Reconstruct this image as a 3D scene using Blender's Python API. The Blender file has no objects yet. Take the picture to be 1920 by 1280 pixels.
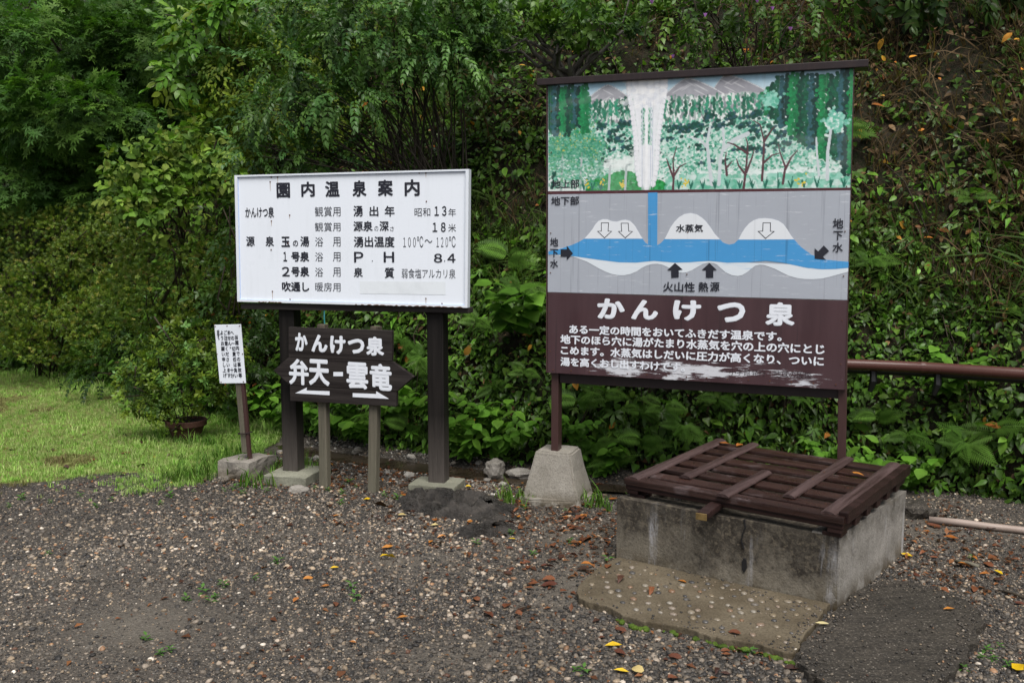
import bpy, bmesh, math, random
import numpy as np
from mathutils import Vector, Matrix

# ------------------------------------------------------------------ camera, world, sun, exposure
S = bpy.context.scene
COL = S.collection
cd = bpy.data.cameras.new('camera'); cam = bpy.data.objects.new('camera', cd); COL.objects.link(cam)
cd.sensor_width = 36.0; cd.lens = 31.875; cd.clip_start = 0.05; cd.clip_end = 400
CAM_H, PITCH = 1.6, 6.0441
cam.location = (0, 0, CAM_H); cam.rotation_euler = (math.radians(90 - PITCH), 0, 0)
S.camera = cam

SUN_EL, SUN_AZ = 60.0, 165.0          # high, from behind the viewer and a little to the right
w = bpy.data.worlds.new('World'); S.world = w; w.use_nodes = True
wn = w.node_tree; bg = wn.nodes['Background']
sky = wn.nodes.new('ShaderNodeTexSky'); sky.sky_type = 'NISHITA'; sky.sun_disc = False
sky.sun_elevation = math.radians(SUN_EL); sky.sun_rotation = math.radians(SUN_AZ)
sky.dust_density = 3.0; sky.ozone_density = 1.0
hs = wn.nodes.new('ShaderNodeHueSaturation'); hs.inputs['Saturation'].default_value = 0.38   # a cloud-covered sky
wn.links.new(sky.outputs[0], hs.inputs['Color']); wn.links.new(hs.outputs[0], bg.inputs[0])
bg.inputs[1].default_value = 0.05
sl = bpy.data.lights.new('sun', 'SUN'); sl.energy = 1.5; sl.angle = math.radians(38); sl.color = (1, 0.96, 0.9)
so = bpy.data.objects.new('sun', sl); COL.objects.link(so)
az, el = math.radians(SUN_AZ), math.radians(SUN_EL)
sd = Vector((math.sin(az) * math.cos(el), math.cos(az) * math.cos(el), math.sin(el)))
so.rotation_euler = sd.to_track_quat('Z', 'Y').to_euler(); so.location = (0, -5, 12)
S.view_settings.view_transform = 'Standard'; S.view_settings.look = 'None'
S.view_settings.gamma = 1.0; S.view_settings.exposure = 1.58
S.render.engine = 'CYCLES'
S.cycles.max_bounces = 6; S.cycles.diffuse_bounces = 3; S.cycles.glossy_bounces = 2
S.cycles.transmission_bounces = 3; S.cycles.caustics_reflective = False; S.cycles.caustics_refractive = False

rng = np.random.default_rng(7); random.seed(7)
R3 = math.radians

# ------------------------------------------------------------------ scene graph helpers
def tag(o, label=None, cat=None, group=None, kind=None):
    if label: o['label'] = label
    if cat: o['category'] = cat
    if group: o['group'] = group
    if kind: o['kind'] = kind
    return o
def thing(name, label, cat, loc=(0, 0, 0), rotz=0.0, group=None):
    o = bpy.data.objects.new(name, None); COL.objects.link(o)
    o.empty_display_size = 0.1
    o.location = loc; o.rotation_euler = (0, 0, rotz)
    return tag(o, label, cat, group)
def link(name, me, m=None, parent=None):
    o = bpy.data.objects.new(name, me); COL.objects.link(o)
    if m is not None:
        me.materials.clear(); me.materials.append(m)
    if parent: o.parent = parent
    return o
def lin(h):
    h = h.lstrip('#'); c = [int(h[i:i + 2], 16) / 255 for i in (0, 2, 4)]
    return tuple(x / 12.92 if x <= .04045 else ((x + .055) / 1.055) ** 2.4 for x in c)

class MB:
    """collects boxes, prisms, tubes and linked them as ONE mesh object"""
    def __init__(s): s.bm = bmesh.new()
    def box(s, x0, x1, y0, y1, z0, z1, M=None):
        vs = [s.bm.verts.new(Vector((x, y, z)) if M is None else M @ Vector((x, y, z))) for z in (z0, z1) for y in (y0, y1) for x in (x0, x1)]
        for f in ((0, 2, 3, 1), (4, 5, 7, 6), (0, 1, 5, 4), (2, 6, 7, 3), (0, 4, 6, 2), (1, 3, 7, 5)):
            s.bm.faces.new([vs[i] for i in f])
        return s
    def prism(s, pts, y0, y1):
        """outline in x,z extruded from y0 (front) to y1"""
        a = [s.bm.verts.new((x, y0, z)) for x, z in pts]; b = [s.bm.verts.new((x, y1, z)) for x, z in pts]
        n = len(pts)
        fs = [s.bm.faces.new(a), s.bm.faces.new(b[::-1])]
        for i in range(n):
            fs.append(s.bm.faces.new((a[i], b[i], b[(i + 1) % n], a[(i + 1) % n])))
        bmesh.ops.recalc_face_normals(s.bm, faces=fs)
        return s
    def plate(s, pts, z0, z1):
        """outline in x,y extruded upwards"""
        a = [s.bm.verts.new((x, y, z0)) for x, y in pts]; b = [s.bm.verts.new((x, y, z1)) for x, y in pts]
        n = len(pts); fs = [s.bm.faces.new(a), s.bm.faces.new(b[::-1])]
        for i in range(n):
            fs.append(s.bm.faces.new((a[i], b[i], b[(i + 1) % n], a[(i + 1) % n])))
        bmesh.ops.recalc_face_normals(s.bm, faces=fs)
        return s
    def tube(s, pts, r, sides=8, caps=True):
        rs = r if hasattr(r, '__len__') else [r] * len(pts)
        pts = [Vector(p) for p in pts]; rings = []; prev = None
        for i, p in enumerate(pts):
            t = (pts[min(i + 1, len(pts) - 1)] - pts[max(i - 1, 0)]).normalized()
            if prev is None:
                u = t.cross(Vector((0.123, .45, .87))); u.normalize()
            else:
                u = prev - t * prev.dot(t); u.normalize()
            prev = u; v = t.cross(u)
            rings.append([s.bm.verts.new(p + (u * math.cos(2 * math.pi * k / sides) + v * math.sin(2 * math.pi * k / sides)) * rs[i]) for k in range(sides)])
        for a, b in zip(rings, rings[1:]):
            for k in range(sides):
                s.bm.faces.new((a[k], a[(k + 1) % sides], b[(k + 1) % sides], b[k]))
        if caps:
            s.bm.faces.new(rings[0][::-1]); s.bm.faces.new(rings[-1])
        return s
    def lathe(s, prof, c=(0, 0, 0), sides=28):
        rings = [[s.bm.verts.new((c[0] + r * math.cos(2 * math.pi * k / sides), c[1] + r * math.sin(2 * math.pi * k / sides), c[2] + z)) for k in range(sides)] for r, z in prof]
        for a, b in zip(rings, rings[1:]):
            for k in range(sides):
                s.bm.faces.new((a[k], a[(k + 1) % sides], b[(k + 1) % sides], b[k]))
        s.bm.faces.new(rings[0][::-1]); s.bm.faces.new(rings[-1])
        return s
    def rough(s, amt, cuts=2, seed=0):
        """subdivide and push vertices about: broken, weathered solids"""
        bmesh.ops.subdivide_edges(s.bm, edges=s.bm.edges[:], cuts=cuts, use_grid_fill=True)
        rr = random.Random(seed)
        for v in s.bm.verts:
            n = vnoise(v.co * 7 + Vector((seed, 0, 0))) + .5 * vnoise(v.co * 19)
            d = v.normal if v.normal.length else Vector((0, 0, 1))
            v.co += Vector((n, vnoise(v.co * 9 + Vector((5, seed, 0))), vnoise(v.co * 8 + Vector((0, 9, seed))))) * amt
        return s
    def build(s, name, m, parent=None, bevel=0, smooth=False, seg=2):
        s.bm.normal_update()
        if bevel:
            es = [e for e in s.bm.edges if len(e.link_faces) == 2 and e.calc_face_angle(0) > .5]
            bmesh.ops.bevel(s.bm, geom=es, offset=bevel, segments=seg, profile=.6, affect='EDGES', clamp_overlap=True)
        me = bpy.data.meshes.new(name); s.bm.to_mesh(me); s.bm.free()
        if smooth:
            me.polygons.foreach_set('use_smooth', [True] * len(me.polygons))
        return link(name, me, m, parent)

def vnoise(p):
    from mathutils import noise
    return noise.noise(p)
def snoise(x, y, seed=0, oct=3):
    """vectorised smooth noise about -1..1"""
    r = np.random.default_rng(seed); out = 0; a = 1.0; f = 1.0; tot = 0
    for o in range(oct):
        for k in range(4):
            th = r.uniform(0, 2 * np.pi); ph = r.uniform(0, 2 * np.pi); g = f * r.uniform(.7, 1.4)
            out = out + a * np.sin((x * np.cos(th) + y * np.sin(th)) * g + ph) / 2.2
        tot += a; a *= .55; f *= 2.1
    return out / tot

def quick_mesh(name, V, F):
    """V (n,3), F (m,3) triangles"""
    me = bpy.data.meshes.new(name)
    V = np.ascontiguousarray(V, np.float32); F = np.ascontiguousarray(F, np.int32)
    me.vertices.add(len(V)); me.vertices.foreach_set('co', V.ravel())
    me.loops.add(F.size); me.loops.foreach_set('vertex_index', F.ravel())
    k = F.shape[1]
    me.polygons.add(len(F)); me.polygons.foreach_set('loop_start', np.arange(0, F.size, k, dtype=np.int32))
    me.update(calc_edges=True)
    return me
def set_col(me, C):
    a = me.color_attributes.new('Col', 'FLOAT_COLOR', 'POINT')
    c4 = np.ones((len(C), 4), np.float32); c4[:, :3] = C
    a.data.foreach_set('color', c4.ravel())

# ------------------------------------------------------------------ material helpers
class NT:
    def __init__(s, name):
        s.m = bpy.data.materials.new(name); s.m.use_nodes = True
        s.t = s.m.node_tree; s.b = s.t.nodes['Principled BSDF']; s.out = s.t.nodes['Material Output']
        s._co = None
    def n(s, typ, **kw):
        nd = s.t.nodes.new(typ)
        for k, v in kw.items(): setattr(nd, k, v)
        return nd
    def l(s, a, b): s.t.links.new(a, b)
    def co(s, scale=(1, 1, 1), world=False):
        tc = s.n('ShaderNodeTexCoord'); mp = s.n('ShaderNodeMapping'); mp.inputs['Scale'].default_value = scale
        s.l(tc.outputs['Object'], mp.inputs[0]); return mp.outputs[0]
    def noise(s, scale, detail=4, rough=.6, stretch=(1, 1, 1), dist=0):
        nd = s.n('ShaderNodeTexNoise'); nd.inputs['Scale'].default_value = scale; nd.inputs['Detail'].default_value = detail
        nd.inputs['Roughness'].default_value = rough; nd.inputs['Distortion'].default_value = dist
        s.l(s.co(stretch), nd.inputs['Vector']); return nd.outputs[0]
    def vor(s, scale, out='Distance', stretch=(1, 1, 1), feature='F1'):
        nd = s.n('ShaderNodeTexVoronoi', feature=feature); nd.inputs['Scale'].default_value = scale
        s.l(s.co(stretch), nd.inputs['Vector']); return nd.outputs[out]
    def ramp(s, fac, stops, interp='LINEAR'):
        nd = s.n('ShaderNodeValToRGB'); cr = nd.color_ramp; cr.interpolation = interp
        while len(cr.elements) < len(stops): cr.elements.new(.5)
        for e, (p, c) in zip(cr.elements, stops):
            e.position = p; e.color = (*c, 1) if hasattr(c, '__len__') else (c, c, c, 1)
        s.l(fac, nd.inputs[0]); return nd.outputs[0]
    def mix(s, fac, a, b, mode='MIX'):
        nd = s.n('ShaderNodeMix', data_type='RGBA', blend_type=mode)
        for i, v in ((0, fac), (6, a), (7, b)):
            if hasattr(v, 'is_linked') or hasattr(v, 'links'): s.l(v, nd.inputs[i])
            elif i == 0: nd.inputs[0].default_value = v
            else: nd.inputs[i].default_value = (*v, 1)
        return nd.outputs[2]
    def math(s, op, a, b=0.0, clamp=False):
        nd = s.n('ShaderNodeMath', operation=op, use_clamp=clamp)
        for i, v in ((0, a), (1, b)):
            if hasattr(v, 'links'): s.l(v, nd.inputs[i])
            else: nd.inputs[i].default_value = v
        return nd.outputs[0]
    def axis(s, k):
        sp = s.n('ShaderNodeSeparateXYZ'); s.l(s.co(), sp.inputs[0]); return sp.outputs[k]
    def rng(s, v, a, b, c=0, d=1):
        nd = s.n('ShaderNodeMapRange'); nd.inputs[1].default_value = a; nd.inputs[2].default_value = b
        nd.inputs[3].default_value = c; nd.inputs[4].default_value = d; s.l(v, nd.inputs[0]); return nd.outputs[0]
    def bump(s, h, strength=.3, dist=.01, target=None):
        nd = s.n('ShaderNodeBump'); nd.inputs['Strength'].default_value = strength; nd.inputs['Distance'].default_value = dist
        s.l(h, nd.inputs['Height']); s.l(nd.outputs[0], (target or s.b).inputs['Normal'])
    def set(s, col=None, rough=None, spec=None):
        for k, v in (('Base Color', col), ('Roughness', rough), ('Specular IOR Level', spec)):
            if v is None: continue
            if hasattr(v, 'links'): s.l(v, s.b.inputs[k])
            elif k == 'Base Color': s.b.inputs[k].default_value = (*v, 1)
            else: s.b.inputs[k].default_value = v
        return s.m

def leaf_mat(name, rough=.42, trans=.22, spec=.32):
    t = NT(name); at = t.n('ShaderNodeAttribute', attribute_name='Col')
    c = t.mix(t.rng(t.noise(9, 3), .3, .7, 0, .5), at.outputs['Color'], (.02, .03, .01))
    c = t.mix(.6, at.outputs['Color'], c)
    t.set(c, t.rng(t.noise(40, 2), .3, .7, rough - .1, rough + .15), spec)
    tr = t.n('ShaderNodeBsdfTranslucent'); t.l(t.mix(1.0, c, (1.0, 1.25, .5), 'MULTIPLY'), tr.inputs[0])
    mx = t.n('ShaderNodeMixShader'); mx.inputs[0].default_value = trans
    t.l(t.b.outputs[0], mx.inputs[1]); t.l(tr.outputs[0], mx.inputs[2]); t.l(mx.outputs[0], t.out.inputs[0])
    return t.m
def obj_leaf_mat(name, c1, c2, rough=.38, trans=.1):
    t = NT(name); oi = t.n('ShaderNodeObjectInfo')
    c = t.mix(oi.outputs['Random'], c1, c2)
    c = t.mix(t.rng(t.noise(45, 4), .35, .7, 0, .6), c, tuple(x * .45 for x in c1))
    t.set(c, rough)
    tr = t.n('ShaderNodeBsdfTranslucent'); t.l(c, tr.inputs[0])
    mx = t.n('ShaderNodeMixShader'); mx.inputs[0].default_value = trans
    t.l(t.b.outputs[0], mx.inputs[1]); t.l(tr.outputs[0], mx.inputs[2]); t.l(mx.outputs[0], t.out.inputs[0])
    return t.m
def wood_mat(name, dark, light, axis_stretch, rough=.5, weather=None, amount=.5):
    """grain runs along the short-scale axis; weather = (axis, z0, z1, colour): bleached end of the timber"""
    t = NT(name)
    g = t.noise(1, 6, .65, axis_stretch, .4); g2 = t.noise(3.1, 5, .7, axis_stretch)
    c = t.mix(t.rng(g, .35, .7), dark, light)
    if weather:
        k, a, b, wc = weather
        f = t.math('MULTIPLY', t.rng(t.axis(k), a, b, 1, 0), t.rng(g2, .25, .65, .35, 1.0), True)
        c = t.mix(f, c, wc)
    c = t.mix(t.rng(g2, .62, .72), c, tuple(x * .35 for x in dark))
    t.bump(g2, .5, .004)
    return t.set(c, t.rng(g, .3, .7, rough - .05, rough + .2), .16)
def paint_mat(name, col, rough=.4, dirt=.25, dirt_col=(.25, .22, .18), streak=True):
    t = NT(name)
    d = t.noise(2.2, 5, .65, (9, 1, 1) if streak else (2, 2, 2))
    c = t.mix(t.rng(d, .52, .8, 0, dirt), col, dirt_col)
    t.bump(t.noise(60, 3), .05, .002)
    return t.set(c, t.rng(t.noise(5, 3), .3, .7, rough - .08, rough + .12), .3)
def flat_paint(name, col, rough=.5, worn=None):
    t = NT(name)
    c = t.mix(t.rng(t.noise(7, 5, .7), .5, .78, 0, .3), col, tuple(.6 * x + .03 for x in col))
    return t.set(c, rough, .4)

# ------------------------------------------------------------------ sign artwork: metres along and above the foot of each sign
WHITE_TEXT = [('園', 2, 0.3453, 1.9098, 0.4431, 2.0084), ('内', 2, 0.5238, 1.9142, 0.6202, 2.012), ('温', 2, 0.6932, 1.9119, 0.7955, 2.0124), ('泉', 2, 0.8854, 1.9111, 0.9825, 2.014), ('案', 2, 1.0604, 1.912, 1.1631, 2.0158), ('内', 2, 1.2424, 1.9096, 1.3435, 2.0142), ('かんけつ泉', 1, 0.1108, 1.7819, 0.3222, 1.853), ('観賞用', 0, 0.6167, 1.7866, 0.7988, 1.8496), ('観賞用', 0, 0.6143, 1.6902, 0.7967, 1.7484), ('湧', 1, 0.8889, 1.7849, 0.9533, 1.8539), ('出', 1, 1.0004, 1.7857, 1.0624, 1.8495), ('年', 1, 1.1048, 1.7832, 1.1724, 1.85), ('昭和', 0, 1.3072, 1.7815, 1.4124, 1.8347), ('１３', 1, 1.4407, 1.7838, 1.52, 1.8447), ('年', 0, 1.5318, 1.78, 1.5827, 1.8295), ('源泉', 1, 0.887, 1.6909, 1.021, 1.7551), ('の', 0, 1.0323, 1.6905, 1.0589, 1.7217), ('深', 1, 1.068, 1.6903, 1.1315, 1.7541), ('さ', 0, 1.1401, 1.6901, 1.1664, 1.7195), ('１８', 1, 1.4269, 1.6841, 1.5141, 1.7437), ('米', 0, 1.5311, 1.6837, 1.5821, 1.7335), ('源', 1, 0.111, 1.5932, 0.1741, 1.6599), ('泉', 1, 0.2541, 1.5933, 0.3165, 1.6595), ('玉', 2, 0.3701, 1.5899, 0.4329, 1.6575), ('の', 1, 0.454, 1.5933, 0.4913, 1.6321), ('湯', 1, 0.5084, 1.5917, 0.5723, 1.6589), ('浴', 0, 0.6147, 1.5917, 0.6716, 1.6536), ('用', 0, 0.7401, 1.5917, 0.7947, 1.6534), ('湧出温度', 1, 0.8877, 1.5885, 1.1696, 1.6577), ('１００', 0, 1.2283, 1.5887, 1.3137, 1.6506), ('℃', 0, 1.3224, 1.5871, 1.3631, 1.6569), ('～', 0, 1.3727, 1.6147, 1.4244, 1.6374), ('１２０', 0, 1.4518, 1.5888, 1.5288, 1.6501), ('℃', 0, 1.5356, 1.5872, 1.5781, 1.6564), ('１', 1, 0.3814, 1.495, 0.4095, 1.5577), ('号泉', 2, 0.4395, 1.4937, 0.5698, 1.5596), ('浴', 0, 0.6122, 1.4943, 0.6693, 1.5548), ('用', 0, 0.738, 1.4949, 0.7926, 1.5551), ('Ｐ', 1, 0.8876, 1.4906, 0.9533, 1.5587), ('.', 0, 1.011, 1.496, 1.0181, 1.5043), ('Ｈ', 1, 1.0932, 1.4915, 1.1656, 1.559), ('８', 1, 1.4337, 1.4915, 1.4895, 1.5483), ('.', 1, 1.5022, 1.4981, 1.5091, 1.5062), ('４', 1, 1.5237, 1.4919, 1.5774, 1.5485), ('２', 1, 0.3691, 1.3963, 0.4255, 1.4593), ('号泉', 2, 0.4368, 1.3955, 0.5673, 1.4616), ('浴', 0, 0.6098, 1.3949, 0.667, 1.4556), ('用', 0, 0.7358, 1.396, 0.7905, 1.4564), ('泉', 1, 0.8839, 1.3956, 0.947, 1.4573), ('質', 1, 1.0987, 1.3909, 1.1642, 1.4586), ('弱食塩アルカリ泉', 0, 1.2152, 1.3916, 1.5768, 1.452), ('吹通し', 2, 0.3662, 1.2964, 0.5648, 1.3612), ('暖房用', 0, 0.6074, 1.2993, 0.7885, 1.3584)]
WHITE_PATCH = (0.9244, 1.2885, 1.5095, 1.371)
WHITE_RUST = [(0.3001, 2.0158), (0.3103, 2.0449), (0.3552, 2.0441), (1.3411, 2.0518), (1.3857, 2.0509), (1.3873, 1.8747), (0.3017, 1.7602), (0.294, 1.5712), (0.2951, 1.2952), (0.4232, 1.2438), (1.3776, 1.2635), (1.4854, 1.2323), (0.4358, 1.7971), (0.4195, 1.6136)]
ARROW_TEXT = [('か', 3, 0.01, 0.9064, 0.1073, 1.0293), ('ん', 3, 0.1376, 0.9057, 0.2623, 1.0216), ('け', 3, 0.2817, 0.8992, 0.3996, 1.02), ('つ', 3, 0.4165, 0.9084, 0.5401, 1.0058), ('泉', 3, 0.5535, 0.9022, 0.6838, 1.0247), ('弁', 4, -0.0404, 0.691, 0.1089, 0.8423), ('天', 4, 0.1171, 0.6962, 0.2692, 0.8479), ('雲', 4, 0.4066, 0.6905, 0.561, 0.8425), ('竜', 4, 0.5809, 0.6912, 0.7352, 0.8415)]
ARROW_DASH = [(0.3033, 0.7543), (0.3757, 0.7582), (0.3763, 0.7859), (0.304, 0.782)]
ARROW_LEFT = [(-0.0002, 0.6232), (0.269, 0.627), (0.2696, 0.653), (0.09, 0.647), (0.0942, 0.6674)]
ARROW_RIGHT = [(0.4457, 0.6263), (0.7133, 0.6317), (0.6215, 0.6745), (0.6212, 0.657), (0.4462, 0.6519)]
NOTICE_TEXT = [('当園内での事故等', (0.1419, 0.9928), (0.1675, 0.6917)), ('への一切責任は負い', (0.1087, 1.0228), (0.1329, 0.69)), ('ません。\u3000\u3000\u3000十分', (0.0815, 1.022), (0.102, 0.6885)), ('ご注意くださいます', (0.0531, 1.0211), (0.0747, 0.6872)), ('ようお願い申し上げ', (0.0233, 1.0202), (0.0398, 0.6855)), ('ます。', (-0.0054, 1.0193), (-0.0025, 0.9357))]
DIAGRAM_TEXT = [('地上部', 1, 0.0262, 1.9419, 0.2001, 1.9941), ('地下部', 1, 0.0245, 1.8414, 0.2009, 1.8938), ('水蒸気', 1, 0.7875, 1.6761, 0.9426, 1.7202), ('地', 1, 1.6438, 1.6909, 1.6978, 1.7458), ('下', 1, 1.6479, 1.6283, 1.6965, 1.6776), ('水', 1, 1.6466, 1.5626, 1.7006, 1.6149), ('地', 1, 0.0189, 1.5933, 0.0707, 1.6464), ('下', 1, 0.0192, 1.5273, 0.071, 1.5784), ('水', 1, 0.0195, 1.4633, 0.0714, 1.5145), ('火山性', 1, 0.7178, 1.3315, 0.9028, 1.3886), ('熱', 1, 0.9239, 1.3341, 0.98, 1.3906), ('源', 1, 0.99, 1.3373, 1.0436, 1.3916)]
TITLE_TEXT = [('か', 3, 0.3197, 1.1609, 0.4895, 1.2841), ('ん', 3, 0.5291, 1.1616, 0.6901, 1.2801), ('け', 3, 0.7781, 1.1638, 0.941, 1.2834), ('つ', 3, 1.0332, 1.1613, 1.1905, 1.2768), ('泉', 3, 1.3028, 1.1497, 1.4609, 1.2828)]
BODY_TEXT = [('ある一定の時間をおいてふきだす温泉です。', 4, 0.1436, 1.0624, 1.3942, 1.1192), ('地下のほら穴に湯がたまり水蒸気を穴の上の穴にとじ', 4, 0.0876, 0.9983, 1.6251, 1.0564), ('こめます。水蒸気はしだいに圧力が高くなり、ついに', 4, 0.0903, 0.9314, 1.6229, 0.9886), ('湯を高くおし出すわけです。', 4, 0.0885, 0.8619, 0.8545, 0.9176), ('小学館発行\u3000地球の図鑑', 0, 1.1091, 0.8586, 1.5605, 0.8967)]
WATER = [(0.0079, 1.5634), (0.0866, 1.5795), (0.1533, 1.6008), (0.1974, 1.6186), (0.2357, 1.6396), (0.5914, 1.6387), (0.6075, 1.6161), (0.6244, 1.6038), (0.6195, 1.905), (0.6753, 1.9059), (0.6784, 1.6007), (0.7009, 1.614), (0.7211, 1.6363), (1.0392, 1.6335), (1.0613, 1.6136), (1.091, 1.6037), (1.1201, 1.6106), (1.1419, 1.6323), (1.4432, 1.6326), (1.4817, 1.591), (1.5385, 1.5478), (1.6126, 1.5212), (1.7349, 1.5105), (1.736, 1.4791), (1.6688, 1.4718), (1.5961, 1.4692), (1.5224, 1.4753), (1.3911, 1.5034), (1.2961, 1.5136), (1.2004, 1.5051), (1.0837, 1.5013), (0.9846, 1.5117), (0.8644, 1.5029), (0.7831, 1.5003), (0.6592, 1.5097), (0.5547, 1.4987), (0.4484, 1.5001), (0.3188, 1.515), (0.1649, 1.5353), (0.0868, 1.5456), (0.008, 1.5442)]
STEAM_LEFT = [(0.2357, 1.6396), (0.2628, 1.6688), (0.2865, 1.6979), (0.3037, 1.7259), (0.3219, 1.7444), (0.3488, 1.7545), (0.3757, 1.7532), (0.408, 1.7415), (0.4347, 1.7392), (0.4612, 1.7472), (0.4877, 1.75), (0.5142, 1.7426), (0.5388, 1.7209), (0.5571, 1.6931), (0.5754, 1.6623), (0.5914, 1.6387)]
STEAM_MIDDLE = [(0.7211, 1.6363), (0.737, 1.6667), (0.7538, 1.702), (0.7766, 1.7351), (0.8036, 1.762), (0.8336, 1.7787), (0.8687, 1.7842), (0.904, 1.7768), (0.9343, 1.7575), (0.9577, 1.7354), (0.9802, 1.7074), (1.0089, 1.6654), (1.0392, 1.6335)]
STEAM_RIGHT = [(1.1419, 1.6323), (1.1575, 1.6648), (1.176, 1.6961), (1.1994, 1.7234), (1.2229, 1.7398), (1.2513, 1.7493), (1.2846, 1.7509), (1.3226, 1.7466), (1.3578, 1.7356), (1.3846, 1.717), (1.4041, 1.6907), (1.4238, 1.6587), (1.4432, 1.6326)]
FLOOR_BAND = [(0.008, 1.5378), (0.0868, 1.5403), (0.1649, 1.5321), (0.2534, 1.502), (0.3303, 1.4605), (0.3739, 1.441), (0.4064, 1.4299), (0.4441, 1.423), (0.4815, 1.4224), (0.5186, 1.4301), (0.5555, 1.445), (0.5867, 1.466), (0.618, 1.4817), (0.6491, 1.4901), (0.6803, 1.4924), (0.7114, 1.4865), (0.7426, 1.4735), (0.7737, 1.4554), (0.8046, 1.4445), (0.8302, 1.4418), (0.8555, 1.4451), (0.8856, 1.4575), (0.9154, 1.476), (0.9451, 1.4933), (0.9749, 1.5006), (1.0048, 1.4988), (1.0248, 1.4909), (1.0501, 1.4681), (1.0752, 1.4464), (1.11, 1.4308), (1.1443, 1.4262), (1.1685, 1.4325), (1.1923, 1.4466), (1.2159, 1.4677), (1.2395, 1.4856), (1.2633, 1.4917), (1.2873, 1.4899), (1.3449, 1.4698), (1.3833, 1.4497), (1.4214, 1.4315), (1.4639, 1.4194), (1.5059, 1.4141), (1.5521, 1.4138), (1.5979, 1.4182), (1.6341, 1.4274), (1.67, 1.4383), (1.7324, 1.4572), (1.7358, 1.4858)]
OUT1 = [(0.3404, 1.7328), (0.3845, 1.7325), (0.3819, 1.6838), (0.4034, 1.6827), (0.3608, 1.6444), (0.3182, 1.6831), (0.3409, 1.684)]
OUT2 = [(0.4615, 1.7297), (0.5039, 1.7294), (0.5077, 1.6821), (0.5299, 1.6809), (0.487, 1.6441), (0.4461, 1.6814), (0.4653, 1.6823)]
OUT3 = [(1.2749, 1.7247), (1.3147, 1.7243), (1.3151, 1.6777), (1.335, 1.6766), (1.2906, 1.6388), (1.2505, 1.678), (1.2743, 1.6789)]
BLK1 = [(0.0866, 1.5764), (0.1257, 1.5764), (0.1255, 1.5976), (0.1648, 1.5511), (0.1261, 1.5107), (0.126, 1.5319), (0.0869, 1.5317)]
BLK2 = [(0.7643, 1.4125), (0.7635, 1.4543), (0.7408, 1.4571), (0.7852, 1.4983), (0.8298, 1.461), (0.8075, 1.4558), (0.8083, 1.4151)]
BLK3 = [(0.9649, 1.415), (0.9639, 1.4573), (0.9409, 1.4591), (0.9829, 1.4996), (1.0255, 1.4599), (1.0058, 1.4577), (1.0067, 1.4155)]
BLK4 = [(1.5538, 1.5844), (1.5727, 1.5671), (1.6008, 1.5997), (1.6291, 1.5692), (1.5983, 1.5384), (1.6144, 1.5212), (1.5557, 1.5267)]

# ------------------------------------------------------------------ materials of the built objects
M = {}
M['white_sheet'] = paint_mat('white_sheet', (.67, .71, .775), .32, .24, (.47, .50, .53))
M['white_frame'] = paint_mat('white_frame', (.62, .66, .72), .35, .22, (.35, .3, .25))
M['white_fresh'] = flat_paint('white_fresh', (.64, .68, .72), .4)
M['blue_edge'] = flat_paint('blue_edge', (.42, .54, .78), .4)
M['ink'] = flat_paint('ink', (.012, .013, .022), .45)
M['ink_thin'] = flat_paint('ink_thin', (.022, .024, .034), .45)
M['letter_white'] = flat_paint('letter_white', (.68, .71, .77), .45)
M['rust'] = flat_paint('rust', (.09, .035, .018), .8)
M['post_black'] = wood_mat('post_black', (.0045, .004, .0036), (.015, .0125, .0115), (26, 26, 1.2), .5, (2, .05, .50, (.085, .074, .066)))
M['post_grey'] = wood_mat('post_grey', (.040, .032, .025), (.115, .095, .075), (40, 40, 1.5), .6, (2, -.1, 1.2, (.14, .135, .10)))
M['beam_dark'] = wood_mat('beam_dark', (.018, .015, .014), (.06, .052, .05), (1.2, 30, 30), .55)
M['board_dark'] = wood_mat('board_dark', (.013, .010, .010), (.038, .032, .030), (1.1, 30, 34), .5)
M['steel_brown'] = paint_mat('steel_brown', (.050, .026, .024), .38, .5, (.012, .009, .009))
M['steel_dark'] = paint_mat('steel_dark', (.020, .013, .014), .4, .4, (.05, .03, .025))
M['lid_wood'] = wood_mat('lid_wood', (.012, .0065, .006), (.033, .0175, .0155), (1.5, 22, 22), .36)
t = NT('lid_plank')
g = t.noise(1, 6, .65, (1.5, 22, 22), .4); g2 = t.noise(3.1, 6, .75, (1.6, 26, 26))
c = t.mix(t.rng(g, .35, .7), (.015, .0070, .0055), (.042, .0195, .0150))
c = t.mix(t.math('MULTIPLY', t.rng(t.noise(5, 5, .65, (1, 1.6, 1)), .57, .66, 0, .8), t.rng(t.noise(40, 4, .7), .35, .6, .4, 1), True), c, (.085, .062, .062))
c = t.mix(t.rng(g2, .60, .68), c, (.003, .002, .002)); t.bump(g2, .8, .006)
M['lid_plank'] = t.set(c, t.rng(t.noise(6, 4), .35, .65, .22, .6), .3)
M['lid_bamboo'] = wood_mat('lid_bamboo', (.034, .021, .020), (.080, .054, .052), (40, 2, 40), .32)
M['lid_end'] = wood_mat('lid_end', (.10, .065, .025), (.19, .13, .05), (20, 3, 20), .5)
M['pipe_brown'] = paint_mat('pipe_brown', (.070, .029, .023), .26, .4, (.05, .02, .016), False)
M['black_plastic'] = flat_paint('black_plastic', (.008, .008, .009), .5)
M['pvc'] = paint_mat('pvc', (.27, .215, .185), .45, .5, (.15, .10, .07), False)
M['teal_cord'] = flat_paint('teal_cord', (.02, .17, .19), .5)
M['terracotta'] = paint_mat('terracotta', (.052, .022, .015), .75, .6, (.025, .018, .014), False)
M['bark'] = wood_mat('bark', (.020, .016, .012), (.065, .055, .045), (14, 14, 3), .75)
M['bark_pale'] = wood_mat('bark_pale', (.05, .045, .04), (.17, .16, .145), (12, 12, 5), .75)
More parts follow.
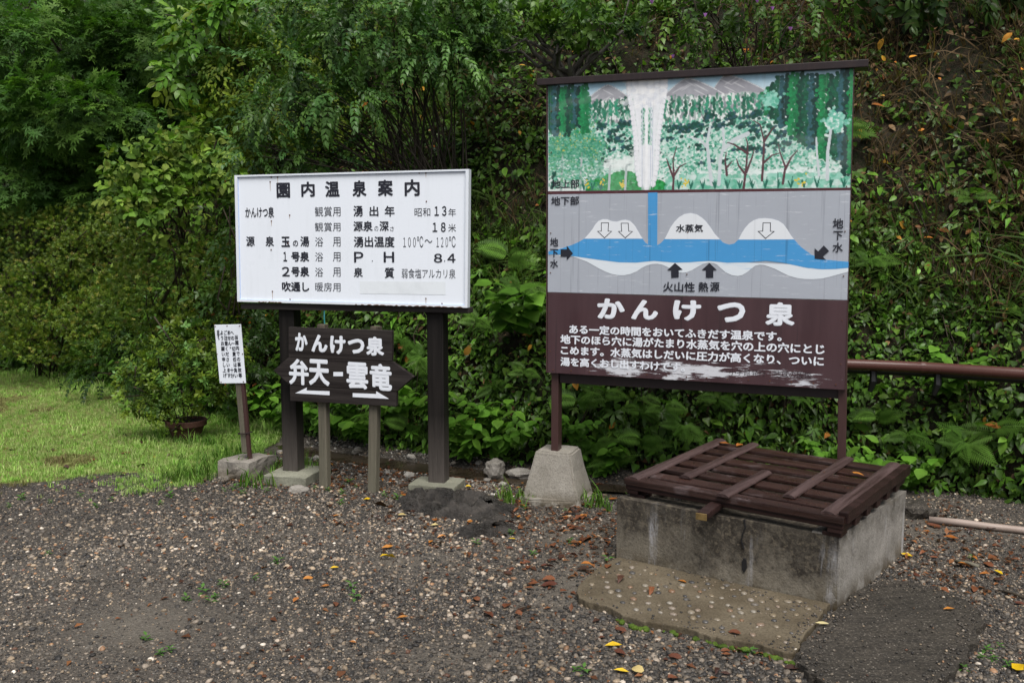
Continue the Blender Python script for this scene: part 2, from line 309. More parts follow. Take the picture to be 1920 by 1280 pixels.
M['twig'] = wood_mat('twig', (.018, .014, .010), (.050, .040, .028), (12, 12, 3), .7)

def concrete(name, lo, hi, top_dark=None, white_runs=False, damp=True, grit=120):
    t = NT(name)
    c = t.mix(t.rng(t.noise(3.5, 6, .7), .3, .7), lo, hi)
    c = t.mix(t.rng(t.noise(grit, 3, .6), .45, .75, 0, .55), c, tuple(x * .35 for x in lo))
    c = t.mix(t.rng(t.vor(grit * .9), .0, .14, .55, 0), c, (.42, .39, .34))
    z = t.axis(2)
    if damp:
        f = t.math('MULTIPLY', t.rng(z, .0, .10, 1, 0), t.rng(t.noise(8, 4, .7), .42, .55, 0, .9), True)
        c = t.mix(f, c, (.050, .036, .018))
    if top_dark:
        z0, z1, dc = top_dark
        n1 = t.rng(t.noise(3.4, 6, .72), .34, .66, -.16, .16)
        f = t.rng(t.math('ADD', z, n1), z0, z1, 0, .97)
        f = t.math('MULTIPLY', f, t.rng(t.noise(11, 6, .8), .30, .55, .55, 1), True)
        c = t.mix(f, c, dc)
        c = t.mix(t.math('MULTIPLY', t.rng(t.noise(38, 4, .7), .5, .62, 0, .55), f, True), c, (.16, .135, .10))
    if white_runs:
        s1 = t.noise(1, 5, .7, (8, 8, .8), .3); s2 = t.noise(1, 6, .75, (26, 26, 5))
        f = t.math('MULTIPLY', t.rng(s1, .57, .70), t.rng(s2, .40, .60, .05, .9), True)
        f = t.math('MULTIPLY', f, t.rng(z, .30, .22, .15, 1), True)
        c = t.mix(f, c, (.40, .40, .42))
    h = t.math('ADD', t.noise(grit * .6, 4, .7), t.math('MULTIPLY', t.noise(9, 4), 1.5))
    t.bump(h, .5, .006)
    return t.set(c, t.rng(t.noise(6, 4), .3, .7, .62, .9), .15)
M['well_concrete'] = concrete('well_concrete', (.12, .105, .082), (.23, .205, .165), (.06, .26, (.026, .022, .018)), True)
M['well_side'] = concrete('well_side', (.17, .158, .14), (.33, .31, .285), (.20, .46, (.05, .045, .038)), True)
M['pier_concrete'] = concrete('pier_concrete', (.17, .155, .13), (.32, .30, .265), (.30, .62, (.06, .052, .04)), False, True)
M['footing_concrete'] = concrete('footing_concrete', (.13, .13, .10), (.24, .24, .19), None, False, False)
M['block_concrete'] = concrete('block_concrete', (.14, .125, .11), (.27, .25, .22), None, False, True)
M['slab_tan'] = concrete('slab_tan', (.060, .047, .030), (.135, .112, .078), None, False, False, 90)
t = NT('slab_dark')
c = t.mix(t.rng(t.noise(3, 5, .7), .3, .7), (.046, .040, .032), (.10, .085, .068))
c = t.mix(t.rng(t.noise(1, 4, .6, (6, 26, 6)), .45, .7, 0, .5), c, (.012, .011, .010))
c = t.mix(t.rng(t.noise(60, 5, .8), .42, .66, .7, 0), c, (.008, .0075, .007))
c = t.mix(t.rng(t.vor(85), .0, .26, 1, 0), c, (.22, .195, .165))
c = t.mix(t.rng(t.vor(40), .0, .17, 1, 0), c, (.36, .32, .27))
t.bump(t.math('ADD', t.noise(90, 5, .75), t.math('MULTIPLY', t.noise(7, 4, .6, (1, 3, 1)), 2.0)), .9, .010); M['slab_dark'] = t.set(c, t.rng(t.noise(8, 3), .3, .7, .5, .8), .25)
t = NT('rock_dark')
c = t.mix(t.rng(t.noise(8, 7, .75), .42, .68), (.016, .014, .012), (.075, .066, .058))
t.bump(t.noise(18, 8, .8), 1.0, .035); M['rock_dark'] = t.set(c, t.rng(t.noise(12, 5), .4, .62, .18, .6), .45)
t = NT('rock_pale')
oi = t.n('ShaderNodeObjectInfo')
c = t.mix(oi.outputs['Random'], (.09, .08, .068), (.30, .28, .25))
c = t.mix(t.rng(t.noise(14, 5, .7), .45, .7, 0, .7), c, (.07, .06, .05))
t.bump(t.noise(22, 5, .7), .6, .01); M['rock_pale'] = t.set(c, .6, .4)
t = NT('cobble')
oi = t.n('ShaderNodeObjectInfo')
c = t.ramp(oi.outputs['Random'], [(0, (.03, .03, .032)), (.3, (.075, .07, .065)), (.55, (.16, .125, .08)), (.8, (.21, .19, .16)), (1, (.15, .08, .04))])
c = t.mix(t.rng(t.noise(60, 3), .45, .7, 0, .5), c, (.08, .07, .06))
M['cobble'] = t.set(c, .38, .5)
t = NT('moss'); M['moss'] = t.set(t.mix(t.rng(t.noise(30, 4), .3, .7), (.025, .045, .008), (.075, .12, .018)), .9, .1)

# painted board with peeling white along its foot
def maroon_board():
    t = NT('maroon_board')
    c = t.mix(t.rng(t.noise(1, 5, .6, (7, 3, .7)), .35, .7), (.040, .018, .022), (.062, .031, .036))
    c = t.mix(t.rng(t.noise(1, 4, .6, (55, 5, .6)), .63, .70, 0, .75), c, (.018, .012, .014))
    x, z = t.axis(0), t.axis(2)
    pe = t.noise(1, 7, .78, (5, 5, 42)); big = t.noise(2.6, 3, .6, (1, 1, 2.2))
    band = t.math('MULTIPLY', t.rng(z, .815, .86, .75, 1), t.rng(z, .865, .97, 1, 0), True)
    xr = t.math('MULTIPLY', t.rng(x, .15, .35, 0, 1), t.rng(x, 1.50, 1.68, 1, .35), True)
    f = t.math('MULTIPLY', t.math('MULTIPLY', band, xr), t.rng(big, .38, .60, .35, 1.1))
    f = t.math('ADD', pe, t.math('MULTIPLY', f, .33))
    f = t.rng(f, .69, .735)
    f = t.math('MULTIPLY', f, t.rng(z, .98, 1.08, 1, 0), True)
    c = t.mix(f, c, (.52, .53, .57))
    t.bump(t.noise(50, 3), .06, .002)
    return t.set(c, t.rng(t.noise(4, 3), .3, .7, .28, .45), .5)
M['maroon_board'] = maroon_board()
def strata(name, col):
    t = NT(name)
    c = t.mix(t.rng(t.math('ADD', t.noise(1, 6, .74, (6, 6, 75)), t.math('MULTIPLY', t.noise(3, 3, .6), .12)), .665, .71, 0, .8), col, (.58, .60, .64))
    c = t.mix(t.rng(t.noise(1, 4, .65, (42, 5, .8)), .57, .66, 0, .50), c, tuple(.42 * x for x in col))
    c = t.mix(t.rng(t.noise(2, 5, .7, (1, 1, 1.6)), .4, .7, 0, .22), c, tuple(.7 * x for x in col))
    return t.set(c, .38, .45)
M['strata_grey'] = strata('strata_grey', (.34, .365, .415))
M['water_blue'] = strata('water_blue', (.055, .27, .56))
t = NT('steam_white'); M['steam_white'] = t.set(t.mix(t.rng(t.noise(1, 3, .6, (48, 5, .8)), .6, .7, 0, .3), (.63, .66, .70), (.42, .44, .47)), .4, .45)
t = NT('floor_band')
c = t.mix(t.rng(t.noise(1, 5, .7, (3, 3, 70)), .60, .68, 0, .7), (.60, .65, .70), (.19, .41, .62)); M['floor_band'] = t.set(c, .4, .45)
t = NT('mural_paint'); at = t.n('ShaderNodeAttribute', attribute_name='Col')
c = t.mix(t.rng(t.noise(1, 4, .6, (40, 5, .9)), .58, .72, 0, .28), t.mix(1.0, at.outputs['Color'], (.80, .80, .80), 'MULTIPLY'), (.25, .25, .235))
t.bump(t.noise(140, 3), .12, .002); M['mural_paint'] = t.set(c, .42, .45)

# ------------------------------------------------------------------ lettering
STRIKE = {0: .0, 1: .020, 2: .032, 3: .050, 4: .038, 5: .008}
def glyph_mesh(s, weight):
    """verts (x,y,layer) and polygons of a string, bold by multiple strikes"""
    c = bpy.data.curves.new('t', 'FONT'); c.body = s; c.size = 1; c.resolution_u = 3
    o = bpy.data.objects.new('t', c); COL.objects.link(o)
    dg = bpy.context.evaluated_depsgraph_get(); dg.update()
    me = bpy.data.meshes.new_from_object(o.evaluated_get(dg))
    V = np.zeros(len(me.vertices) * 3, np.float32); me.vertices.foreach_get('co', V); V = V.reshape(-1, 3)
    P = [tuple(p.vertices) for p in me.polygons]
    bpy.data.objects.remove(o); bpy.data.curves.remove(c); bpy.data.meshes.remove(me)
    r = STRIKE[weight]
    if r == 0: return V, P
    n = 8 if weight < 3 else 12
    offs = [(0, 0)] + [(r * math.cos(2 * math.pi * k / n), r * math.sin(2 * math.pi * k / n)) for k in range(n)]
    if weight >= 3: offs += [(r * .5 * math.cos(2 * math.pi * k / 6), r * .5 * math.sin(2 * math.pi * k / 6)) for k in range(6)]
    VV, PP = [], []
    for i, (a, b) in enumerate(offs):
        W = V.copy(); W[:, 0] += a; W[:, 1] += b; W[:, 2] = i
        PP += [tuple(q + i * len(V) for q in p) for p in P]; VV.append(W)
    return np.vstack(VV), PP
_G = {}
def lettering(name, items, m, parent, y, fit=True):
    """items: (string, weight, x0, z0, x1, z1) -> one mesh, facing -y at depth y"""
    VV, PP, n = [], [], 0
    for s, wgt, x0, z0, x1, z1 in items:
        if (s, wgt) not in _G: _G[(s, wgt)] = glyph_mesh(s, wgt)
        V, P = _G[(s, wgt)]
        lo, hi = (V[:, :2].min(0), V[:, :2].max(0)) if fit else (np.array([0, -.12]), np.array([1, .88])); d = np.maximum(hi - lo, 1e-4)
        X = x0 + (V[:, 0] - lo[0]) / d[0] * (x1 - x0); Z = z0 + (V[:, 1] - lo[1]) / d[1] * (z1 - z0)
        VV.append(np.stack([X, y - V[:, 2] * .00012, Z], 1)); PP += [tuple(q + n for q in p) for p in P]; n += len(V)
    me = bpy.data.meshes.new(name); me.from_pydata(np.vstack(VV).tolist(), [], PP)
    return link(name, me, m, parent)
def grow(pts, d):
    """inset (d<0) or outset a polygon in the plane by moving its corners along the bisectors"""
    n = len(pts); out = []
    area = sum(pts[i][0] * pts[(i + 1) % n][1] - pts[(i + 1) % n][0] * pts[i][1] for i in range(n))
    sg = 1 if area > 0 else -1
    for i in range(n):
        p, q, r = Vector(pts[i - 1]), Vector(pts[i]), Vector(pts[(i + 1) % n])
        a = (q - p).normalized(); b = (r - q).normalized()
        na = Vector((a.y, -a.x)) * sg; nb = Vector((b.y, -b.x)) * sg
        k = 1 + na.dot(nb); k = max(k, .35)
        out.append(tuple(q + (na + nb) / k * d))
    return out

# ------------------------------------------------------------------ terrain: ground sheet and hillside
BASE_CTRL = np.array([(30, -14), (12, -1.5), (6.5, 3.2), (4.4, 4.75), (3.1, 5.5), (2.45, 5.85), (1.2, 6.2), (.65, 6.32), (-.55, 6.85), (-1.72, 7.5), (-2.83, 8.45), (-3.81, 9.4), (-6.13, 11.2), (-9.5, 13.2), (-16, 15), (-34, 16)], float)
def catmull(P, m=24):
    out = []
    for i in range(1, len(P) - 2):
        p0, p1, p2, p3 = P[i - 1], P[i], P[i + 1], P[i + 2]
        for t in np.linspace(0, 1, m, endpoint=False):
            out.append(.5 * (2 * p1 + (p2 - p0) * t + (2 * p0 - 5 * p1 + 4 * p2 - p3) * t * t + (3 * p1 - p0 - 3 * p2 + p3) * t ** 3))
    return np.array(out)
BL = catmull(BASE_CTRL)
_seg = np.r_[0, np.cumsum(np.linalg.norm(np.diff(BL, axis=0), axis=1))]
_tan = np.gradient(BL, axis=0); _tan /= np.linalg.norm(_tan, axis=1)[:, None]
for _ in range(12): _tan = np.vstack([_tan[:1], (_tan[:-2] + 2 * _tan[1:-1] + _tan[2:]) / 4, _tan[-1:]])
_nor = np.stack([_tan[:, 1], -_tan[:, 0]], 1)
_nor *= np.where(_nor[:, 1:2] < 0, -1, 1); _nor /= np.linalg.norm(_nor, axis=1)[:, None]
def base_at(a):
    return np.stack([np.interp(a, _seg, BL[:, k]) for k in (0, 1)], -1), np.stack([np.interp(a, _seg, _nor[:, k]) for k in (0, 1)], -1)
def a_of_x(x): return np.interp(-np.asarray(x, float), -BL[:, 0], _seg)
def base_y(x): return np.interp(-np.asarray(x, float), -BL[:, 0], BL[:, 1])
PD = np.array([-.3, 0, .06, .2, .42, .8, 1.4, 2.4, 3.9, 6.5, 11, 20.])
PZ = np.array([-.25, -.03, .16, .58, 1.0, 1.55, 2.45, 3.75, 5.5, 8.0, 11.5, 16.])
PS = np.r_[0, np.cumsum(np.hypot(np.diff(PD), np.diff(PZ)))]
def bank(a, s):
    """point on the bank: a along its foot, s metres up its face"""
    a, s = np.broadcast_arrays(np.asarray(a, float), np.asarray(s, float))
    b, n = base_at(a); s0 = s + PS[1]
    d = np.interp(s0, PS, PD); z = np.interp(s0, PS, PZ)
    bul = .16 * snoise(a * 2.0, s * 2.0, 3) * np.clip(s / .4, 0, 1) + .06 * snoise(a * 6, s * 6, 4)
    d = d - bul
    return np.stack([b[..., 0] + n[..., 0] * d, b[..., 1] + n[..., 1] * d, z + bul * .3], -1)
def bank_frame(a, s, e=.05):
    p = bank(a, s); ta = bank(np.asarray(a) + e, s) - p; ts = bank(a, np.asarray(s) + e) - p
    n = np.cross(ta, ts); n /= np.linalg.norm(n, axis=-1)[..., None] + 1e-9
    n *= np.where(n[..., 1:2] > 0, -1, 1)
    ts /= np.linalg.norm(ts, axis=-1)[..., None] + 1e-9
    return p, n, ts
def base_dist(x, y):
    """signed distance in front (+) of the bank's foot, roughly"""
    return (base_y(x) - y) * .88
def gz(x, y):
    x = np.asarray(x, float); y = np.asarray(y, float)
    z = .012 * snoise(x * 1.3, y * 1.3, 11)
    d = base_dist(x, y)
    z = z - .055 * np.exp(-((d - .33) / .16) ** 2) * np.clip((x + 2.2) / .5, 0, 1) * np.clip((1.6 - x) / .5, 0, 1)
    return z + .03 * np.clip(1 - np.abs(d) / .25, 0, 1)
def G(x, y): return float(gz(x, y))

xs = np.unique(np.r_[np.linspace(-60, -10, 14), np.arange(-10, 6, .11), np.linspace(6, 60, 14)])
ys = np.unique(np.r_[np.linspace(-60, 0, 12), np.arange(0, 14, .11), np.linspace(14, 60, 10)])
X, Y = np.meshgrid(xs, ys); Z = gz(X, Y)
V = np.stack([X, Y, Z], -1).reshape(-1, 3); nx, ny = len(xs), len(ys)
i = np.arange(nx * ny).reshape(ny, nx)
F = np.stack([i[:-1, :-1], i[:-1, 1:], i[1:, 1:], i[1:, :-1]], -1).reshape(-1, 4)
def sand_at(x, y):
    b = lambda cx, cy, sx, sy, k: k * np.exp(-(((x - cx) / sx) ** 2 + ((y - cy) / sy) ** 2))
    s_ = b(.42, 4.25, .42, .62, 1) + b(.25, 5.0, .30, .30, .6) + b(-.55, 4.45, .40, .20, .8) + b(.3, 3.55, .6, .22, .8) + b(-1.5, 3.65, .5, .35, .8) + b(2.5, 4.95, .45, .28, .9) + b(-1.25, 4.9, .6, .16, .6) + b(-.3, 3.35, .35, .18, .6) + b(-2.3, 4.4, .5, .2, .5)
    return np.clip(s_ * (1 + .45 * snoise(x * 6, y * 6, 33)), 0, 1)
t = NT('ground_soil')
patch = t.noise(.8, 5, .6)
c = t.mix(t.rng(patch, .40, .62), (.026, .022, .018), (.068, .058, .048))
at_s = t.n('ShaderNodeAttribute', attribute_name='Col')
c = t.mix(t.math('MULTIPLY', at_s.outputs['Fac'], t.rng(t.noise(9, 6, .75), .25, .6, .5, 1), True), c, (.125, .110, .090))
vc = t.vor(75, 'Color'); sp = t.n('ShaderNodeSeparateColor'); t.l(vc, sp.inputs[0])
pc = t.ramp(sp.outputs[0], [(0, (.020, .019, .018)), (.35, (.06, .055, .05)), (.6, (.12, .10, .08)), (.8, (.16, .15, .13)), (.95, (.30, .28, .25)), (1, (.12, .06, .03))])
c = t.mix(t.math('MULTIPLY', t.rng(t.vor(75), .25, .5, .8, .15), t.rng(at_s.outputs['Fac'], 0, 1, 1, .25)), c, pc)
c = t.mix(t.rng(t.noise(160, 3, .7), .4, .7, 0, .5), c, (.025, .022, .02))
h = t.math('ADD', t.rng(t.vor(75), 0, .6, 1, 0), t.math('MULTIPLY', t.noise(200, 3), .5))
t.bump(h, .7, .008)
M['ground_soil'] = t.set(c, t.rng(t.noise(5, 4), .3, .7, .5, .85), .22)
me = quick_mesh('ground', V, F); sa_ = sand_at(V[:, 0], V[:, 1]); set_col(me, np.stack([sa_] * 3, 1)); me.polygons.foreach_set('use_smooth', [True] * len(me.polygons))
tag(link('ground', me, M['ground_soil']), kind='structure')

aa = np.linspace(0, _seg[-1], 420); ss = np.unique(np.r_[-.25, np.arange(-.15, 5, .11), np.linspace(5, 20, 22)])
A, SS = np.meshgrid(aa, ss); V = bank(A, SS).reshape(-1, 3); i = np.arange(A.size).reshape(A.shape)
F = np.stack([i[:-1, :-1], i[:-1, 1:], i[1:, 1:], i[1:, :-1]], -1).reshape(-1, 4)
t = NT('hill_soil')
c = t.mix(t.rng(t.noise(2.2, 6, .7), .35, .65), (.008, .008, .004), (.034, .024, .014))
c = t.mix(t.rng(t.noise(24, 4, .7), .45, .62, 0, .9), c, (.010, .018, .004))
t.bump(t.noise(18, 6, .75), 1.0, .05); M['hill_soil'] = t.set(c, .85, .2)
me = quick_mesh('hillside', V, F); me.polygons.foreach_set('use_smooth', [True] * len(me.polygons))
tag(link('hillside', me, M['hill_soil']), kind='structure')

# muddy runnel between the gravel and the foot of the bank
def strip(a0, a1, off0, off1, n=70, lift=.006):
    a = np.linspace(a0, a1, n); b, nn = base_at(a)
    P = []
    for o, sd_ in ((off0, 21), (.5 * (off0 + off1), 0), (off1, 22)):
        o = o + .05 * snoise(a * 4, a * 0, sd_) * (sd_ > 0)
        x = b[:, 0] - nn[:, 0] * o; y = b[:, 1] - nn[:, 1] * o
        P.append(np.stack([x, y, gz(x, y) * 0 - .030 + lift + 0 * x], 1))
    V = np.vstack(P); k = np.arange(n - 1)
    F = np.vstack([np.stack([k, k + 1, k + 1 + n, k + n], 1), np.stack([k + n, k + n + 1, k + 1 + 2 * n, k + 2 * n], 1)])
    return V, F
t = NT('muddy_water')
c = t.mix(t.rng(t.noise(4, 5), .35, .65), (.020, .015, .010), (.050, .038, .026))
t.bump(t.noise(20, 3), .15, .004); M['muddy_water'] = t.set(c, t.rng(t.noise(3, 4), .4, .6, .06, .4), .5)
V, F = strip(float(a_of_x(1.3)), float(a_of_x(-2.0)), .20, .46)
tag(link('water', quick_mesh('water', V, F), M['muddy_water']), kind='structure')

# lawn sheet
def lawn_front(x):
    return np.interp(x, [-40, -9, -5.5, -3.3, -2.5, -2.12, -1.95], [3.0, 5.1, 5.65, 5.90, 6.10, 6.30, 6.75]) + .10 * snoise(x * 4.5, x * 0, 31)
lx = np.arange(-24, -1.9, .10); rows = 40
V = []
for r_ in range(rows + 1):
    f0 = lawn_front(lx) + .16 + .10 * snoise(lx * 9, lx * 0, 35); f1 = base_y(lx) + .1
    y = f0 + (f1 - f0) * r_ / rows
    V.append(np.stack([lx, y, gz(lx, y) + .012 * min(1, r_ / 2) - .004 * (r_ == 0)], 1))
V = np.vstack(V); n = len(lx); i = np.arange(len(V)).reshape(rows + 1, n)
F = np.stack([i[:-1, :-1], i[:-1, 1:], i[1:, 1:], i[1:, :-1]], -1).reshape(-1, 4)
t = NT('lawn_turf')
c = t.mix(t.rng(t.noise(1.6, 6, .7), .35, .65), (.13, .16, .038), (.20, .215, .07))
c = t.mix(t.rng(t.noise(3.3, 6, .75), .58, .68, 0, .8), c, (.085, .062, .036))
c = t.mix(t.rng(t.noise(120, 3, .7), .45, .7, 0, .6), c, (.030, .042, .010))
t.bump(t.noise(140, 3), .8, .02); M['lawn_turf'] = t.set(c, .85, .2)
tag(link('lawn', quick_mesh('lawn', V, F), M['lawn_turf']), kind='structure')

# ------------------------------------------------------------------ leaf templates and scattering
def tri(F): return np.array(F, np.int32)
def leaf_t(wd=.28, fold=.10, droop=.12):
    V = np.array([(0, 0, 0), (-wd, .42, fold), (wd, .42, fold), (0, .5, 0), (0, 1, -droop)], float)
    return V, tri([(0, 3, 1), (0, 2, 3), (1, 3, 4), (3, 2, 4)])
def leaf_big(wd=.3, fold=.07, droop=.25, curl=0.0):
    V = np.array([(0, 0, 0), (-wd * .8, .22, fold), (0, .25, 0), (wd * .8, .22, fold), (-wd, .5, fold - droop * .2), (0, .52, -droop * .2), (wd, .5, fold - droop * .2 + curl),
                  (-wd * .62, .77, fold * .8 - droop * .55), (0, .8, -droop * .55), (wd * .62, .77, fold * .8 - droop * .55 + curl), (0, 1.02, -droop)], float)
    return V, tri([(0, 2, 1), (0, 3, 2), (1, 2, 5), (1, 5, 4), (2, 3, 6), (2, 6, 5), (4, 5, 8), (4, 8, 7), (5, 6, 9), (5, 9, 8), (7, 8, 10), (8, 9, 10)])
def heart_t():
    V = np.array([(0, 0, 0), (-.42, .02, .05), (-.46, .32, .10), (0, .35, 0), (.42, .02, .05), (.46, .32, .10), (-.22, .7, .04), (.22, .7, .04), (0, 1, -.1)], float)
    return V, tri([(0, 3, 1), (1, 3, 2), (0, 4, 3), (4, 5, 3), (2, 3, 6), (3, 5, 7), (6, 3, 8), (3, 7, 8)])
def maple_t():
    V = [(0, 0.0, 0)]; F = []
    for k, (ang, L) in enumerate(((-105, .55), (-52, .85), (0, 1.0), (52, .85), (105, .55))):
        a = R3(ang); dx, dy = math.sin(a), math.cos(a); px, py = dy, -dx; b = len(V)
        V += [(dx * .45 * L - px * .13, dy * .45 * L - py * .13 + .05, .02), (dx * L, dy * L + .05, -.08), (dx * .45 * L + px * .13, dy * .45 * L + py * .13 + .05, .02)]
        F += [(0, b + 2, b), (b, b + 2, b + 1)]
    return np.array(V, float), tri(F)
def frond_t(n=17, w0=.26, arch=.32):
    """a fern frond of unit length along y, arching down"""
    V, F = [], []
    def ax(t): return np.array([0, t * (1 - .12 * t), .25 * t - (arch + .25) * t * t])
    for k in range(n):
        t0 = .10 + .88 * k / n; c = ax(t0); nx_ = ax(t0 + .9 / n * .8)
        L = w0 * (math.sin(math.pi * min(1, (t0 * .92 + .12))) ** .8) * (1.05 - .55 * t0) * 1.25
        for sgn in (-1, 1):
            b = len(V); tip = c + np.array([sgn * L, L * .38, -L * .18]); mid = c + (tip - c) * .45
            h = .42 / n
            V += [tuple(c), tuple(mid + np.array([0, h, .012])), tuple(mid + np.array([0, -h, .012])), tuple(tip)]
            F += [(b, b + 2, b + 1), (b + 1, b + 2, b + 3)] if sgn > 0 else [(b, b + 1, b + 2), (b + 1, b + 3, b + 2)]
    for k in range(6):
        a, b_ = ax(k / 6), ax((k + 1) / 6); q = len(V)
        V += [tuple(a + [-.008, 0, .002]), tuple(a + [.008, 0, .002]), tuple(b_ + [-.006, 0, .002]), tuple(b_ + [.006, 0, .002])]
        F += [(q, q + 1, q + 3), (q, q + 3, q + 2)]
    return np.array(V, float), tri(F)
def blade_t(n=6, seed=0, spread=.35, lean=.5, width=.06):
    r = np.random.default_rng(seed); V, F = [], []
    for k in range(n):
        th = r.uniform(0, 2 * np.pi); d = np.array([math.cos(th), math.sin(th)]); o = r.uniform(-spread, spread, 2) * .6
        h = r.uniform(.6, 1.0); ln = r.uniform(.15, lean) * h; p = np.array([-d[1], d[0]]) * width / 2; b = len(V)
        V += [(o[0] - p[0], o[1] - p[1], 0), (o[0] + p[0], o[1] + p[1], 0),
              (o[0] + d[0] * ln * .35 - p[0] * .7, o[1] + d[1] * ln * .35 - p[1] * .7, h * .6), (o[0] + d[0] * ln * .35 + p[0] * .7, o[1] + d[1] * ln * .35 + p[1] * .7, h * .6),
              (o[0] + d[0] * ln, o[1] + d[1] * ln, h * .93)]
        F += [(b, b + 1, b + 3), (b, b + 3, b + 2), (b + 2, b + 3, b + 4)]
    return np.array(V, float), tri(F)
def unit(v): return v / (np.linalg.norm(v, axis=-1, keepdims=True) + 1e-9)
def frames(d, n):
    """rotation matrices (columns x,y,z): y along d, z near n"""
    y = unit(d); x = unit(np.cross(y, n)); z = np.cross(x, y)
    return np.stack([x, y, z], -1)
def compose(T, pos, Rm, sc):
    V, F = T; n, m = len(pos), len(V)
    W = np.einsum('nij,mj->nmi', Rm, V) * np.asarray(sc).reshape(-1, 1, 1) + np.asarray(pos)[:, None]
    FF = (F[None] + (np.arange(n) * m)[:, None, None]).reshape(-1, 3)
    return W.reshape(-1, 3), FF
def join(Ts):
    VV, FF, n = [], [], 0
    for V, F in Ts: VV.append(V); FF.append(F + n); n += len(V)
    return np.vstack(VV), np.vstack(FF)
def spray(T, n, leaf, length, pinnate=True, seed=0, droop=.25, flat=.25):
    """a leafy twig along y, unit metres"""
    r = np.random.default_rng(seed); pos, d, nn, sc = [], [], [], []
    for k in range(n):
        t_ = (k // 2 + .6) / (n / 2) if pinnate else r.uniform(.1, 1)
        sgn = 1 if k % 2 else -1
        p = np.array([r.normal(0, .006), t_ * length, -droop * length * t_ * t_])
        dd = np.array([sgn * (1.0 - .5 * t_), .55 + .5 * t_, r.normal(0, flat) - .25]) if pinnate else np.array([math.cos(k * 2.4) * .9, .4 + r.uniform(-.2, .4), math.sin(k * 2.4) * .9])
        pos.append(p); d.append(dd); nn.append(np.array([r.normal(0, flat), r.normal(0, flat), 1.0])); sc.append(leaf * r.uniform(.75, 1.15))
    pos.append(np.array([0, length, -droop * length])); d.append(np.array([0, 1, -.4])); nn.append(np.array([0, 0, 1.0])); sc.append(leaf)
    return compose(T, np.array(pos), frames(np.array(d), np.array(nn)), sc)
def rosette(T, n, leaf, seed=0, up=.45, jitter=.02):
    r = np.random.default_rng(seed); th = np.arange(n) * 2.4 + r.normal(0, .2, n)
    el_ = np.linspace(.15, 1.0, n) * up + r.normal(0, .1, n)
    d = np.stack([np.cos(th), np.sin(th), el_ * 1.2], 1)
    nn = np.stack([-np.cos(th) * el_, -np.sin(th) * el_, np.ones(n)], 1)
    pos = np.stack([r.normal(0, jitter, n), r.normal(0, jitter, n), np.linspace(-.5, .3, n) * leaf], 1)
    return compose(T, pos, frames(d, nn), leaf * r.uniform(.75, 1.15, n))
def fan(T, n, leaf, seed=0, spread=1.15, droop=.25):
    """a flat, loose layer of leaves fanned out from the twig end"""
    r = np.random.default_rng(seed); th = r.uniform(-spread, spread, n); rad = .12 + .88 * r.random(n) ** .7
    pos = np.stack([np.sin(th) * rad * .75, np.cos(th) * rad, r.normal(0, .05, n) - droop * rad * rad], 1)
    az_ = th + r.normal(0, .6, n); d = np.stack([np.sin(az_), np.cos(az_), r.normal(-.30, .25, n)], 1)
    nn = np.stack([r.normal(0, .30, n), r.normal(.1, .30, n), np.ones(n)], 1)
    return compose(T, pos, frames(d, nn), leaf * r.uniform(.6, 1.2, n))
def palette(n, cols, sig=.22):
    cols = np.array(cols); k = rng.integers(0, len(cols), n); k2 = rng.integers(0, len(cols), n); f = rng.random((n, 1))
    return (cols[k] * f + cols[k2] * (1 - f)) * np.exp(rng.normal(0, sig, (n, 1)))
def leaf_mesh(name, parts):
    """parts: list of (template, pos, R, scale, colours per instance)"""
    VV, FF, CC, n = [], [], [], 0
    for T, pos, Rm, sc, colr in parts:
        if len(pos) == 0: continue
        V, F = compose(T, pos, Rm, sc); VV.append(V); FF.append(F + n); n += len(V)
        CC.append(np.repeat(colr, len(T[0]), 0) * np.exp(np.random.default_rng(len(V)).normal(0, .10, (len(V), 1))))
    V = np.vstack(VV); me = quick_mesh(name, V, np.vstack(FF)); set_col(me, np.clip(np.vstack(CC), .002, .9))
    return me
M['leaf_gloss'] = leaf_mat('leaf_gloss', .34, .25, .20)
M['leaf_soft'] = leaf_mat('leaf_soft', .48, .34, .12)
M['grass'] = leaf_mat('grass', .55, .35, .10)
M['litter'] = leaf_mat('litter', .5, .15, .2)

def at(px, py, Yd):
    """world point at depth Yd seen at photo pixel (px, py); used for laying out the planting"""
    p = R3(PITCH); a = (px - 960) / 1700.; b = (640 - py) / 1700.
    d = np.array([a, math.cos(p) + b * math.sin(p), -math.sin(p) + b * math.cos(p)])
    return np.array([0, 0, CAM_H]) + d * (Yd / d[1])
def gat(px, py, z=0.0):
    p = R3(PITCH); a = (px - 960) / 1700.; b = (640 - py) / 1700.
    d = np.array([a, math.cos(p) + b * math.sin(p), -math.sin(p) + b * math.cos(p)])
    return np.array([0, 0, CAM_H]) + d * ((z - CAM_H) / d[2])

